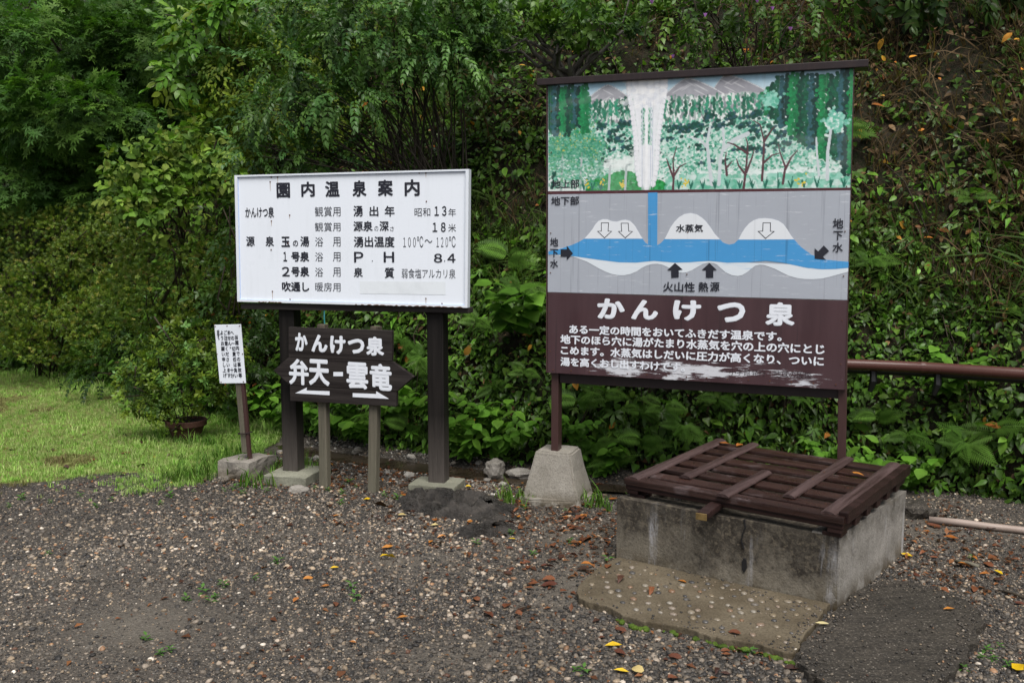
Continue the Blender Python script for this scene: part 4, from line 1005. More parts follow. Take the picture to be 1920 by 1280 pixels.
def bamboo(x, y0, y1, z, r=.031):
    """half a bamboo culm laid along y, nodes every ~23 cm"""
    mb = MB(); bm = mb.bm; ys_ = list(np.arange(y0, y1, .02)) + [y1]; rings = []
    for y in ys_:
        ph = ((y - y0 + .05) % .235); rr_ = r * (1 + .10 * math.exp(-((ph - .117) / .010) ** 2)) * (1 + .02 * math.sin(y * 9))
        rings.append([bm.verts.new((x + rr_ * math.cos(a), y, z + rr_ * .48 * math.sin(a))) for a in np.linspace(0, math.pi, 9)])
    for a, b in zip(rings, rings[1:]):
        for k in range(8): bm.faces.new((a[k], a[k + 1], b[k + 1], b[k]))
        bm.faces.new((a[8], a[0], b[0], b[8]))
    bm.faces.new(rings[0]); bm.faces.new(rings[-1][::-1])
    bmesh.ops.recalc_face_normals(bm, faces=bm.faces[:])
    return mb.build('bamboo_batten', M['lid_bamboo'], LID, smooth=False)
bamboo(.045, -.005, 1.01, .0735, .036); bamboo(.245, .17, 1.03, .0755); bamboo(.79, .15, 1.01, .0755); bamboo(1.025, .0, 1.02, .0755, .036)
mb = MB()
for x_ in (.045, .245, .79, 1.025):
    for y_ in (.16, .47, .63, .94):
        if x_ in (.245, .79) and y_ < .2: continue
        mb.lathe([(.005, 0), (.005, .002), (.001, .003)], (x_, y_ + .01 * math.sin(x_ * 40), .0885), 8)
for y_ in (.165, .32, .475, .635, .785):
    for x_ in (.13, .52, .96): mb.lathe([(.004, 0), (.004, .0015), (.001, .002)], (x_, y_, .0725), 7)
mb.build('nail_heads', M['rust'], LID)
bamboo(.545, -.035, .48, .0815, .033)
Mtx = Matrix.Translation((.50, .0, .012)) @ Matrix.Rotation(R3(6), 4, 'Z')
MB().box(-.028, .028, -.20, .26, -.004, .030, Mtx).build('handle', M['lid_wood'], LID, .008)
Mtx = Matrix.Translation((.50, .0, .012)) @ Matrix.Rotation(R3(6), 4, 'Z')
MB().box(-.026, .026, -.202, -.196, -.003, .029, Mtx).build('handle_end', M['lid_end'], LID, .002)
for x in (.02, W_L - .10): MB().box(x, x + .085, .01, .09, -.020, -.001).build('shim_block', M['lid_wood'], LID, .004)

# ------------------------------------------------------------------ slabs in front of the well
pts = [(.53, 4.45), (.42, 4.30), (.30, 4.06), (.30, 3.92), (.36, 3.86), (.43, 3.80), (.47, 3.73), (.55, 3.66), (.63, 3.645), (.73, 3.59), (.80, 3.52), (.86, 3.49), (.97, 3.455), (1.03, 3.40), (1.09, 3.36), (1.17, 3.50), (1.27, 3.65), (1.36, 3.80), (1.40, 3.86), (.97, 4.16)]
SL = thing('cobbled_slab', 'tan concrete slab studded with small cobbles along the front foot of the well', 'stone slab', (0, 0, 0))
def smooth_outline(pts, k=3, amt=.012, sd_=0):
    out = []; rr = random.Random(sd_); n = len(pts)
    for i_ in range(n):
        a, b = Vector(pts[i_]), Vector(pts[(i_ + 1) % n])
        for j in range(k):
            p = a.lerp(b, j / k); out.append((p.x + rr.uniform(-amt, amt), p.y + rr.uniform(-amt, amt)))
    return out
mb = MB(); op = smooth_outline(pts, 4, .007, 2); mb.plate(op, -.04, .032)
mb.build('slab_body', M['slab_tan'], SL, .006)
def inside(pts, x, y):
    c = False; n = len(pts)
    for k in range(n):
        (x1, y1), (x2, y2) = pts[k], pts[k - 1]
        if (y1 > y) != (y2 > y) and x < (x2 - x1) * (y - y1) / (y2 - y1) + x1: c = not c
    return c
def pebble_mesh(name, seed, r=1.0, flat=.6, sub=2):
    bm = bmesh.new(); bmesh.ops.create_icosphere(bm, subdivisions=sub, radius=r)
    rr = random.Random(seed); sx, sy = rr.uniform(.8, 1.25), rr.uniform(.7, 1.0)
    for v in bm.verts:
        d = 1 + .30 * vnoise(v.co * 1.1 + Vector((seed * 3.1, 0, 0))) + .14 * vnoise(v.co * 2.6 + Vector((0, seed * 1.7, 0)))
        v.co = Vector((v.co.x * sx * d, v.co.y * sy * d, v.co.z * flat * d))
    me = bpy.data.meshes.new(name); bm.to_mesh(me); bm.free()
    me.polygons.foreach_set('use_smooth', [True] * len(me.polygons)); return me
pebs = [pebble_mesh('cobble', k, .0135) for k in range(6)]
for m_ in pebs: m_.materials.append(M['cobble'])
cell = .066; ru, rv = Vector((.823, -.568)), Vector((.568, .823)); rr = random.Random(12)
core = grow([tuple(p) for p in pts], -.05); spots = []
for gi in range(-2, 30):
    for gj in range(-16, 16):
        p = Vector((.40, 4.28)) + ru * (gi * cell + (gj % 2) * cell / 2 + rr.uniform(-.016, .016)) + rv * (gj * cell * .88 + rr.uniform(-.016, .016))
        if inside(core, p.x, p.y) and (p - Vector((.33, 3.95))).length > .11: spots.append(p)
rr.shuffle(spots)
for cnt, p in enumerate(spots[:100]):
    o = bpy.data.objects.new('cobble', pebs[cnt % 6]); COL.objects.link(o); o.parent = SL
    k_ = rr.uniform(.75, 1.3); o.scale = (k_, k_, k_ * .8); o.location = (p.x, p.y, .033); o.rotation_euler = (0, 0, rr.uniform(0, 6.28))
pts = [(1.123, 3.391), (1.08, 3.299), (1.102, 3.199), (1.159, 3.031), (1.239, 2.903), (1.391, 2.964), (1.577, 3.146), (1.712, 3.295), (1.842, 3.463), (1.975, 3.654), (2.02, 3.795), (2.0, 3.953), (1.889, 4.083), (1.737, 4.138), (1.585, 4.004), (1.378, 3.749)]
o = MB().plate(smooth_outline(pts, 7, .014, 5), -.05, .034).build('stone_slab', M['slab_dark'], None, .016, seg=3)
tag(o, 'dark worn stone slab lying at the right front corner of the well', 'stone slab')

# ------------------------------------------------------------------ rocks
def rock(name, loc, sc, seed, m, label, cat='rock', group=None, rz=0, flat=.6, sub=3):
    bm = bmesh.new(); bmesh.ops.create_icosphere(bm, subdivisions=sub, radius=1)
    for v in bm.verts:
        p = v.co * 1.2 + Vector((seed * 5.3, seed, 0))
        d = 1 + .38 * vnoise(p) + .20 * vnoise(p * 2.3) + .08 * vnoise(p * 5.5)
        v.co = Vector((v.co.x * sc[0] * d, v.co.y * sc[1] * d, v.co.z * sc[2] * d))
    me = bpy.data.meshes.new(name); bm.to_mesh(me); bm.free()
    o = link(name, me, m); o.location = loc; o.rotation_euler = (0, 0, rz)
    return tag(o, label, cat, group)
def ridge_rock(name, ctr, length, width, h, rz, seed, label):
    """low wet outcrop with folded root-like ridges"""
    n, m_ = 130, 80; u, v = np.meshgrid(np.linspace(-1, 1, n), np.linspace(-1, 1, m_))
    rad = np.sqrt(u * u + v * v + .35 * snoise(u * 3, v * 3, seed)); env = np.clip(1.05 - rad, 0, 1) ** .55
    fold = np.abs(snoise(u * 4.5 + 1.4 * v, v * 6, seed + 1, 3)); z = h * env * (.25 + 1.15 * (1 - fold) * np.clip(1.2 - .8 * (u + .55) ** 2, .35, 1.2)) - .02
    z += (.014 * snoise(u * 14 + 6 * v, v * 22, seed + 2, 4) + .010 * np.abs(snoise(u * 9 + 5 * v, v * 13, seed + 5, 3))) * env
    V = np.stack([u * length, v * width, z], -1).reshape(-1, 3); i = np.arange(n * m_).reshape(m_, n)
    keep = (env[:-1, :-1] + env[1:, 1:] + env[1:, :-1] + env[:-1, 1:]) > .02
    F = np.stack([i[:-1, :-1], i[:-1, 1:], i[1:, 1:], i[1:, :-1]], -1)[keep]
    me = quick_mesh(name, V, F); me.polygons.foreach_set('use_smooth', [True] * len(me.polygons))
    o = link(name, me, M['rock_dark']); o.location = (*ctr, G(*ctr)); o.rotation_euler = (0, 0, rz)
    return tag(o, label, 'rock')
ridge_rock('rock_outcrop', (-.33, 5.42), .42, .25, .115, R3(-32), 3, 'large dark wet folded rock outcrop before the right post of the white signboard')
ridge_rock('rock_outcrop', (-.08, 4.98), .26, .14, .05, R3(14), 9, 'low flat dark rock patch in the gravel nearer than the large outcrop')
rock('rock', (-.12, 6.25, .03), (.075, .06, .07), 2, M['rock_pale'], 'pale pointed grey rock in the runnel left of the concrete pier')
rock('rock', (.06, 6.25, .0), (.10, .06, .045), 4, M['rock_pale'], 'flat grey stone in the runnel right of the pale pointed rock')
rock('rock', (-1.40, 5.80, .0), (.07, .045, .035), 6, M['rock_pale'], 'small tan stone at the corner of the left stone footing')
rr = random.Random(9)
for k in range(46):
    a = float(a_of_x(-1.95)) - k * .058 + rr.uniform(-.02, .02); b, n = base_at(np.array(a)); f = rr.uniform(.06, .2) if k % 3 else rr.uniform(.5, .66)
    p = (float(b[0] - n[0] * f), float(b[1] - n[1] * f)); s_ = rr.uniform(.012, .032)
    if p[0] > .45: break
    rock('kerb_stone', (*p, G(*p) * 0 + .0), (s_ * 1.3, s_, s_ * .8), k + 20, M['rock_pale'], 'small pale stone in the ragged row edging the muddy runnel behind the signs', 'stone', 'stones along the runnel', rr.uniform(0, 6), sub=2)

# ------------------------------------------------------------------ pipes
def bank_line(x0, x1, off, z, n=30):
    a = np.linspace(float(a_of_x(x0)), float(a_of_x(x1)), n); b, nn = base_at(a)
    return [(float(b[k, 0] - nn[k, 0] * off), float(b[k, 1] - nn[k, 1] * off), z) for k in range(n)]
PI_ = thing('pipe_rail', 'long brown pipe rail running along the bank behind the big painted board', 'pipe', (0, 0, 0))
L1 = bank_line(4.6, 1.5, .10, .833); L2 = [(x, y + .02, z - .045) for x, y, z in bank_line(4.6, .45, .03, .835, 50)]
MB().tube(L1, .036, 14).build('brown_pipe', M['pipe_brown'], PI_, smooth=True)
mb = MB()
for k in (5, 12, 19, 26): mb.tube([Vector(L1[k]) - (Vector(L1[k + 1]) - Vector(L1[k])).normalized() * .012, Vector(L1[k]) + (Vector(L1[k + 1]) - Vector(L1[k])).normalized() * .012], .0385, 14)
mb.build('pipe_joint', M['pipe_brown'], PI_, smooth=False)
MB().tube(L2, .028, 10).build('black_pipe', M['black_plastic'], PI_, smooth=True)
for x in (2.72, 2.36, 3.3, 1.9):
    p = bank_line(x, x + .05, .075 if x > 1 else .0, .80, 2)[0]
    MB().tube([(p[0], p[1], .81), (p[0], p[1] - .01, .73), (p[0] - .01, p[1] + .015, .66)], [.020, .024, .016], 6).build('bracket', M['black_plastic'], PI_)
p0 = gat(1742, 974, .025); p1 = gat(1920, 994, .025); d = (p1 - p0) * 1.0
o = MB().tube([p0, p0 + d * .33 + [0, 0, .004], p0 + d * .66, p1, p1 + d * .9], .021, 12).build('plastic_pipe', M['pvc'], smooth=True)
tag(o, 'pinkish white plastic pipe lying on the ground at the right foot of the bank', 'pipe')
o = rock('concrete_lump', (2.36, 5.28, .02), (.17, .12, .085), 31, M['slab_dark'], 'grey lump of concrete behind the right back corner of the well', 'rock')

# ------------------------------------------------------------------ flowerpot
pc = gat(342, 829)[:2]
FP = thing('flowerpot', 'round terracotta flowerpot standing on the lawn edge under a bushy plant', 'flowerpot', (pc[0], pc[1] + .10, G(*pc) - .01))
MB().lathe([(.095, 0), (.10, .004), (.142, .125), (.144, .13), (.160, .131), (.163, .136), (.166, .176), (.162, .181), (.150, .180), (.146, .150)]).build('pot_body', M['terracotta'], FP, smooth=False)
MB().lathe([(.001, .150), (.145, .150), (.144, .158), (.09, .165), (.001, .168)]).build('soil', M['hill_soil'], FP)

for k, (p_, q_, r_, lab) in enumerate((((1835, 1062), (1790, 1050), .010, 'short pale stick of wood on the ground right of the well'), ((418, 905), (445, 893), .006, 'thin brown stick at the lawn corner by the notice block'), ((240, 818), (215, 806), .006, 'thin dark twig lying on the lawn'), ((1920, 1120), (1872, 1106), .006, 'thin brown twig in the gravel at the right edge'))):
    a_, b_ = gat(*p_, .012), gat(*q_, .016)
    o = MB().tube([a_, a_ * .6 + b_ * .4 + np.array([.004, .006, .003]), b_], [r_, r_ * .9, r_ * .6], 7).build('stick', M['twig'] if k else M['post_grey'], smooth=True); tag(o, lab, 'stick')

# ------------------------------------------------------------------ planting
GREEN_DARK = [(.028, .064, .010), (.042, .086, .014), (.024, .058, .013)]
GREEN_MID = [(.062, .130, .015), (.088, .160, .020), (.048, .110, .016)]
GREEN_YEL = [(.135, .190, .018), (.105, .160, .016), (.17, .215, .028)]
GREEN_FRESH = [(.085, .205, .020), (.12, .25, .030), (.068, .165, .018)]
BROWN = [(.11, .060, .026), (.070, .038, .018), (.15, .090, .040), (.05, .028, .016)]
ORANGE = [(.42, .15, .02), (.50, .26, .03), (.30, .10, .02)]
CAMP = np.array([0, 0, CAM_H])

def crown(name, parent, blobs, T, per, scale, cols, m, droop=.35, up=.55, seed=0, lump=.30, front=True, tips=None, inner=.18):
    """leafy mass: sprays spread through the shells of several uneven blobs (centre, radii)"""
    r = np.random.default_rng(seed); parts = []
    for bi, (c, rad) in enumerate(blobs):
        c = np.array(c); rad = np.array(rad); n = int(per * (rad[0] * rad[1] + rad[1] * rad[2] + rad[0] * rad[2]) / 3 * 4)
        d = unit(r.normal(0, 1, (n, 3))); back = d[:, 1] > .45
        keep = ~back | (r.random(n) < .35); d = d[keep]; n = len(d)
        lumpv = 1 + lump * snoise(d[:, 0] * 3 + bi * 7 + d[:, 2] * 2, d[:, 1] * 3 + d[:, 2] * 3.3, seed + bi)
        rr_ = np.where(r.random(n) < inner, r.uniform(.3, .8, n), r.uniform(.80, 1.06, n)) * lumpv
        gap = snoise(d[:, 0] * 5 + d[:, 2] * 2.2 + bi, d[:, 1] * 5 - d[:, 2] * 4.1, seed + 50 + bi) > -.42
        d, rr_ = d[gap], rr_[gap]; n = len(d)
        p = c + d * rr_[:, None] * rad
        dirs = unit(d * rad.mean() / rad + r.normal(0, .45, (n, 3)) + np.array([0, -.10, -droop]) * (.6 + .6 * r.random((n, 1))))
        nrm = unit(d * .5 + np.array([0, -.25, up]) + r.normal(0, .35, (n, 3)))
        cl = palette(n, cols); hgt = np.exp(.25 * snoise(p[:, 0] * 3, p[:, 2] * 3 + p[:, 1], seed + 7)); cl = cl * hgt[:, None]
        if tips is not None:
            k = r.random(n) < .16 * (1 + d[:, 2]); cl[k] = palette(int(k.sum()), tips)
        parts.append((T[bi % len(T)], p - dirs * scale * .3, frames(dirs, nrm), scale * r.uniform(.7, 1.25, n), cl))
    return link(name, leaf_mesh(name, parts), m, parent)
def px_blobs(lst):
    """(pixel x, pixel y, depth, half-width px, half-height px, depth radius) -> world blobs"""
    out = []
    for px, py, Yd, rx, ry, rd in lst:
        k = Yd / 1700.; out.append((tuple(at(px, py, Yd)), (rx * k, rd, ry * k)))
    return out
def branches(name, parent, base, blobs, m, n=9, r0=.05, seed=0, trunk=True, wob=.08, r1=.006, sides=6, ends=None):
    r = random.Random(seed); mb = MB(); base = Vector(base)
    mid = sum((Vector(c) for c, _ in blobs), Vector()) / len(blobs)
    fork = base.lerp(mid, .42) + Vector((r.uniform(-.1, .1), 0, 0))
    if trunk:
        mb.tube([base - Vector((0, 0, .2)), base.lerp(fork, .5) + Vector((r.uniform(-.06, .06), 0, 0)), fork], [r0, r0 * .85, r0 * .7], 9)
    for k in range(n):
        c, rad = blobs[k % len(blobs)]
        tip = Vector(c) + Vector((r.uniform(-.8, .8) * rad[0], r.uniform(-.8, .4) * rad[1], r.uniform(-.3, .8) * rad[2]))
        st = fork if trunk else base + Vector((r.uniform(-.12, .12), r.uniform(-.08, .08), -.1))
        pts = []
        for j in range(6):
            f = j / 5; p = st.lerp(tip, f) + Vector((0, 0, (1 - (2 * f - 1) ** 2) * .10 * (tip - st).length))
            if 0 < j: p += Vector((r.uniform(-wob, wob), r.uniform(-wob, wob), r.uniform(-wob, wob)))
            pts.append(p)
        q0 = r0 * (.5 if trunk else r.uniform(.35, 1))
        mb.tube(pts, [q0 * (1 - f / 5) + r1 * f / 5 for f in range(6)], sides)
    return mb.build(name, m, parent, smooth=True)

T_small = leaf_t(.27, .08, .12); T_oval = leaf_big(.27, .05, .22); T_wide = leaf_big(.34, .06, .30)
T_narrow = leaf_t(.17, .07, .22); T_heart = heart_t(); T_maple = maple_t()
R_az = [rosette(T_small, 9, .34, k, .6, .05) for k in range(4)]                    # unit radius about .35
SP_pin = [spray(leaf_t(.25, .09, .25), 13, .24, 1.0, True, k, .24, .2) for k in range(4)]
SP_priv = [spray(leaf_t(.28, .09, .16), 11, .26, .95, True, k + 9, .25, .35) for k in range(4)]
SP_map = [fan(T_maple, 15, .30, k + 20) for k in range(5)]
SP_fan = [fan(T_small, 16, .24, k + 70, 1.2, .2) for k in range(4)]
SP_big = [spray(T_wide, 5, .52, .75, False, k + 30, .2, .5) for k in range(4)]
SP_leaf = [spray(T_oval, 7, .38, .8, True, k + 40, .25, .35) for k in range(4)]

def plant(name, label, cat, blobs, T, per, scale, cols, base, m='leaf_gloss', group=None, nb=8, r0=.03, trunk=True, bark='bark', seed=0, wood='trunk', **kw):
    t_ = thing(name, label, cat, (0, 0, 0), 0, group)
    branches(wood, t_, base, blobs, M[bark], nb, r0, seed, trunk)
    crown('crown' if wood == 'trunk' else 'foliage', t_, blobs, T, per, scale, cols, M[m], seed=seed, **kw)
    return t_

# trees in the upper left, layered and fine-leaved, then farther ones behind
plant('maple_tree', 'dark green fine-leaved maple tree filling the upper left corner', 'tree',
      px_blobs([(110, 90, 11.3, 150, 75, .8), (330, 100, 11.6, 150, 80, .9), (130, 215, 11.0, 150, 70, .8), (330, 240, 11.4, 140, 75, .8), (60, 330, 11.4, 120, 60, .8), (230, 350, 11.6, 130, 55, .8), (410, 190, 11.9, 90, 60, .7), (30, 180, 11.8, 80, 50, .7)]),
      SP_map, 230, .26, [(.060, .140, .026), (.090, .175, .028), (.046, .108, .024)], at(300, 560, 12.4), 'leaf_soft', nb=16, r0=.13, seed=1, droop=.08, up=1.1)
plant('broadleaf_tree', 'bright green broad-leaved sapling arching over at top left beside the maple', 'tree',
      px_blobs([(400, 70, 9.6, 90, 50, .5), (470, 20, 9.4, 80, 50, .5), (360, 150, 9.7, 60, 40, .4)]), SP_leaf, 200, .26, GREEN_FRESH + GREEN_YEL[:1], at(520, 330, 9.8), nb=9, r0=.04, seed=2, droop=.5)
plant('yellow_green_tree', 'olive yellow-green small-leaved tree between the broad-leaved sapling and the arching shrub', 'tree',
      px_blobs([(560, 70, 9.4, 110, 80, .6), (470, 150, 9.6, 80, 70, .5), (560, 200, 9.2, 90, 70, .5), (640, 20, 9.3, 90, 60, .5), (430, 260, 9.8, 80, 60, .5)]),
      SP_fan + SP_priv[:1], 300, .22, GREEN_YEL + GREEN_MID[:1], at(620, 340, 9.6), 'leaf_soft', nb=10, r0=.05, seed=3)
plant('shade_tree', 'dark evergreen tree in deep shade at the far left behind the maple', 'tree',
      px_blobs([(-40, 120, 14, 150, 120, 1.2), (120, 300, 13.6, 200, 110, 1.0), (330, 330, 13.2, 160, 90, 1.0), (-60, 330, 13.6, 130, 100, 1), (300, 20, 13.6, 220, 80, 1)]), SP_leaf, 60, .40, GREEN_DARK, at(60, 560, 14), nb=10, r0=.15, seed=4)
# large-leaved light green bush
plant('large_leaved_bush', 'pale yellow-green bush with large limp leaves left of the white signboard', 'bush',
      px_blobs([(290, 315, 8.3, 75, 45, .35), (250, 370, 8.2, 50, 40, .3), (385, 300, 8.5, 70, 42, .3), (320, 385, 8.2, 80, 50, .3), (345, 262, 8.5, 50, 24, .25), (430, 340, 8.4, 50, 40, .25)]),
      SP_big, 300, .135, [(.16, .27, .035), (.11, .21, .030), (.21, .27, .05), (.085, .165, .028)], at(360, 560, 8.8), 'leaf_soft', nb=9, r0=.02, trunk=False, seed=5, wood='stems', bark='twig', droop=.35, up=.6, lump=.7, inner=.25)
# clipped azaleas and their kin along the lawn
az = [('rounded azalea bush right of centre of the hedge, above the potted plant', [(330, 520, 8.7, 120, 80, .6), (420, 500, 8.5, 75, 80, .5), (260, 560, 8.9, 90, 70, .6), (400, 600, 8.5, 80, 60, .5), (330, 640, 8.8, 90, 50, .5)], GREEN_YEL[:2] + GREEN_MID[:2], 6),
      ('broad azalea bush at the lawn edge on the far left', [(90, 560, 10.4, 130, 70, .8), (20, 610, 10.6, 110, 60, .8), (190, 590, 10.0, 80, 60, .6), (110, 640, 10.2, 120, 40, .6)], GREEN_YEL[:2] + GREEN_MID[:1], 7),
      ('olive azalea bush behind the other two, below the maple tree', [(70, 455, 11.0, 120, 60, .7), (190, 480, 10.5, 90, 60, .6), (0, 510, 11.2, 90, 60, .7), (235, 430, 10.2, 60, 45, .5), (150, 420, 10.8, 80, 40, .5)], [(.115, .165, .020), (.085, .135, .018), (.060, .110, .016)], 8)]
for lab, bl, cols, sd_ in az:
    plant('azalea_bush', lab, 'bush', px_blobs(bl), R_az, 1350, .066, cols, at(bl[0][0], 690, bl[0][2] + .3), 'leaf_gloss', 'azalea bushes along the lawn', nb=12, r0=.018, trunk=False, seed=sd_, wood='stems', bark='twig', droop=-.15, up=.9, lump=.20, inner=.1, tips=[(.16, .23, .04), (.20, .19, .04)])
plant('low_shrub', 'dim dark green shrub tucked in the shade behind the left post of the white signboard', 'bush',
      px_blobs([(450, 560, 8.0, 70, 90, .4), (480, 680, 7.9, 60, 80, .3), (240, 690, 9.3, 110, 45, .3), (480, 430, 8.3, 60, 80, .4)]), SP_priv, 200, .20, GREEN_DARK, at(470, 790, 8.2), nb=8, r0=.015, trunk=False, seed=9, wood='stems', bark='twig')
# arching many-stemmed shrub above the white signboard
EB = at(800, 395, 7.9)
bl = px_blobs([(700, 70, 7.5, 150, 60, .5), (570, 130, 7.5, 90, 55, .45), (520, 215, 7.4, 60, 45, .35), (830, 110, 7.5, 90, 55, .45), (760, 10, 7.6, 150, 50, .5), (640, 185, 7.3, 90, 38, .35), (475, 290, 7.4, 45, 32, .3), (590, 20, 7.8, 100, 45, .45), (880, 40, 7.7, 80, 60, .4), (590, 290, 7.6, 70, 35, .3)])
ES = thing('arching_shrub', 'dark glossy arching shrub with many thin stems rising behind the white signboard', 'shrub')
mb = MB(); rr = random.Random(5)
for k in range(78):
    c, rad = bl[k % len(bl)]
    tip = Vector(c) + Vector((rr.uniform(-.9, .9) * rad[0], rr.uniform(-.9, .3) * rad[1], rr.uniform(-.5, .9) * rad[2]))
    st = Vector(EB) + Vector((rr.uniform(-.42, .40), rr.uniform(-.15, .15), rr.uniform(-.25, .0)))
    L = (tip - st); ctl = st + Vector((L.x * .30, L.y * .2, L.z * .78)) + Vector((rr.uniform(-.06, .06), 0, 0))
    pts = [st.lerp(ctl, f).lerp(ctl.lerp(tip, f), f) + Vector((rr.uniform(-.012, .012), rr.uniform(-.012, .012), 0)) for f in np.linspace(0, 1, 9)]
    q0 = rr.uniform(.006, .013); mb.tube(pts, list(np.linspace(q0, .003, 9)), 5)
mb.build('stems', M['bark'], ES, smooth=True)
crown('foliage', ES, bl, SP_pin, 330, .22, [(.040, .100, .026), (.058, .128, .028), (.080, .160, .030)], M['leaf_gloss'], seed=12, droop=.18, up=1.0, lump=.35, inner=.12, tips=[(.10, .19, .035), (.07, .15, .03)])
# small tree behind the top rail of the painted board
plant('camellia_tree', 'small glossy-leaved tree with mottled leaning trunks above the left end of the painted board', 'tree',
      px_blobs([(970, 40, 7.4, 80, 38, .4), (1090, 45, 7.4, 95, 40, .4), (1180, 40, 7.6, 60, 40, .3), (1010, 5, 7.5, 120, 35, .4), (930, 90, 7.5, 45, 30, .3), (1090, 90, 7.5, 60, 18, .25)]),
      [rosette(T_oval, 8, .36, 60 + k, .6, .06) for k in range(3)] + SP_leaf[:1], 210, .17, GREEN_MID + [(.04, .085, .03)], at(1105, 230, 7.8), nb=12, r0=.045, bark='bark_pale', seed=13, droop=.2, up=.8)
plant('thin_leaf_shrub', 'loose shrub of thin twigs behind the top rail, right of the mottled-trunk tree', 'shrub',
      px_blobs([(1290, 30, 7.4, 90, 35, .3), (1400, 20, 7.3, 90, 35, .3), (1500, 35, 7.3, 70, 30, .3), (1340, 85, 7.5, 80, 20, .25)]), SP_priv, 150, .20, GREEN_DARK + GREEN_MID, at(1400, 150, 7.4), nb=14, r0=.010, trunk=False, seed=14, wood='stems', bark='twig')
plant('overhanging_shrub', 'dark shrub hanging over the top of the bank in the upper right corner', 'shrub',
      px_blobs([(1650, -20, 7.8, 130, 40, .4), (1820, -10, 7.6, 120, 35, .4), (1740, 25, 7.6, 60, 20, .25)]), SP_leaf, 150, .24, GREEN_DARK, at(1750, 40, 8.6), nb=10, r0=.02, trunk=False, seed=15, wood='stems', bark='twig')
# plant in the flowerpot
pbase = np.array(FP.location) + [0, 0, .16]
pb = [(tuple(pbase + np.array(o_)), r_) for o_, r_ in (((-.05, -.05, .42), (.38, .30, .28)), ((-.34, -.05, .34), (.26, .24, .24)), ((.26, -.02, .34), (.27, .24, .24)), ((.05, 0, .68), (.28, .22, .20)), ((-.06, -.14, .13), (.26, .14, .11)), ((.32, .05, .58), (.18, .16, .18)), ((-.30, .0, .10), (.22, .2, .12)))]
plant('potted_plant', 'bushy green plant with small oval leaves growing in the terracotta flowerpot', 'plant', pb, R_az + SP_fan[:2], 420, .14, GREEN_MID[:2] + GREEN_YEL[:2], pbase, 'leaf_gloss', nb=14, r0=.007, trunk=False, seed=16, wood='stems', bark='twig', tips=[(.10, .20, .05)], lump=.35)

# ---- leaf cover of the bank (uncountable)
a_lo, a_hi = float(a_of_x(5.2)), float(a_of_x(-6.5))
def bank_scatter(n, s0, s1, dens, seed, a0=a_lo, a1=a_hi):
    r = np.random.default_rng(seed); a = r.uniform(a0, a1, n * 4); s = s0 + (s1 - s0) * r.random(n * 4)
    k = r.random(n * 4) < dens(a, s); a, s = a[k][:n], s[k][:n]
    p, nn, ts = bank_frame(a, s); return r, a, s, p, nn, ts
def leafy(n, s0, s1, dens, seed, T, size, cols, off=.04, droop=.8, a0=a_lo, a1=a_hi):
    r, a, s, p, nn, ts = bank_scatter(n, s0, s1, dens, seed, a0, a1); n = len(a)
    d = unit(-ts * droop + nn * .35 + r.normal(0, .55, (n, 3))); nr = unit(nn * .8 + np.array([0, -.15, .65]) + r.normal(0, .35, (n, 3)))
    cl = palette(n, cols) * np.exp(.35 * snoise(a * 2.3, s * 2.3, seed + 1))[:, None]
    return (T, p + nn * (off * r.uniform(.1, 1.6, (n, 1))), frames(d, nr), size * np.clip(r.lognormal(0, .42, n), .4, 1.75), cl)
brownish = lambda a, s: np.clip(snoise(a * 1.1 + 2, s * 1.4, 41) * 1.1 + .55 * np.clip((s - 1.2) / 1.0, 0, 1) * np.clip((a_of_x(1.5) - a) / 1.0, -.3, 1) - .05, 0, 1)
clump = lambda a, s: np.clip(.72 + .75 * snoise(a * 3.4, s * 3.8, 47), .10, 1)
green = lambda a, s: np.clip(1.05 - .62 * brownish(a, s), .15, 1) * clump(a, s)
low = lambda a, s: np.clip(1 - .5 * brownish(a, s), 0, 1)
GC = GREEN_MID + GREEN_DARK[:2]
parts = [leafy(17000, .02, 1.5, low, 51, T_heart, .039, GC + GREEN_FRESH[2:], .05),
         leafy(14000, .02, 1.4, low, 52, T_small, .042, GC, .06),
         leafy(31000, 1.2, 5.6, green, 53, T_heart, .038, GC, .05),
         leafy(20000, 1.2, 5.6, green, 54, T_oval, .044, GC, .06),
         leafy(6000, .05, 3.2, green, 55, T_oval, .058, GREEN_FRESH + GREEN_MID, .08),
         leafy(7000, .02, 2.6, green, 57, T_narrow, .062, GREEN_MID + GREEN_FRESH[:1], .07, .9),
         leafy(1300, .02, 3.0, green, 56, T_maple, .075, GREEN_MID + GREEN_FRESH[:1], .09)]
tag(link('ivy_cover', leaf_mesh('ivy_cover', parts), M['leaf_gloss']), kind='stuff', label='low ivy and mixed small leaves covering the bank', cat='ground cover')
far_ = lambda a, s: .9 + 0 * a
parts2 = [leafy(9000, .05, 10, far_, 58, T_oval, .16, GREEN_DARK + GREEN_MID, .12, .6, float(a_of_x(-6.0)), float(a_of_x(-22))), leafy(4000, .05, 10, far_, 59, T_oval, .16, GREEN_DARK + GREEN_MID, .12, .6, float(a_of_x(9.5)), a_lo)]
tag(link('hillside_undergrowth', leaf_mesh('hillside_undergrowth', parts2), M['leaf_soft']), kind='stuff', label='leafy undergrowth covering the hillside farther along', cat='ground cover')
nb_ = lambda a, s: np.clip(.25 + brownish(a, s), 0, 1)
parts = [leafy(11500, .1, 5.6, nb_, 61, T_oval, .046, BROWN, .03, .5), leafy(600, .1, 4.0, nb_, 62, T_oval, .058, ORANGE + BROWN[:1], .10, .4)]
tag(link('leaf_litter', leaf_mesh('leaf_litter', parts), M['litter']), kind='stuff', label='dead brown and orange leaves caught on the bank', cat='leaf litter')
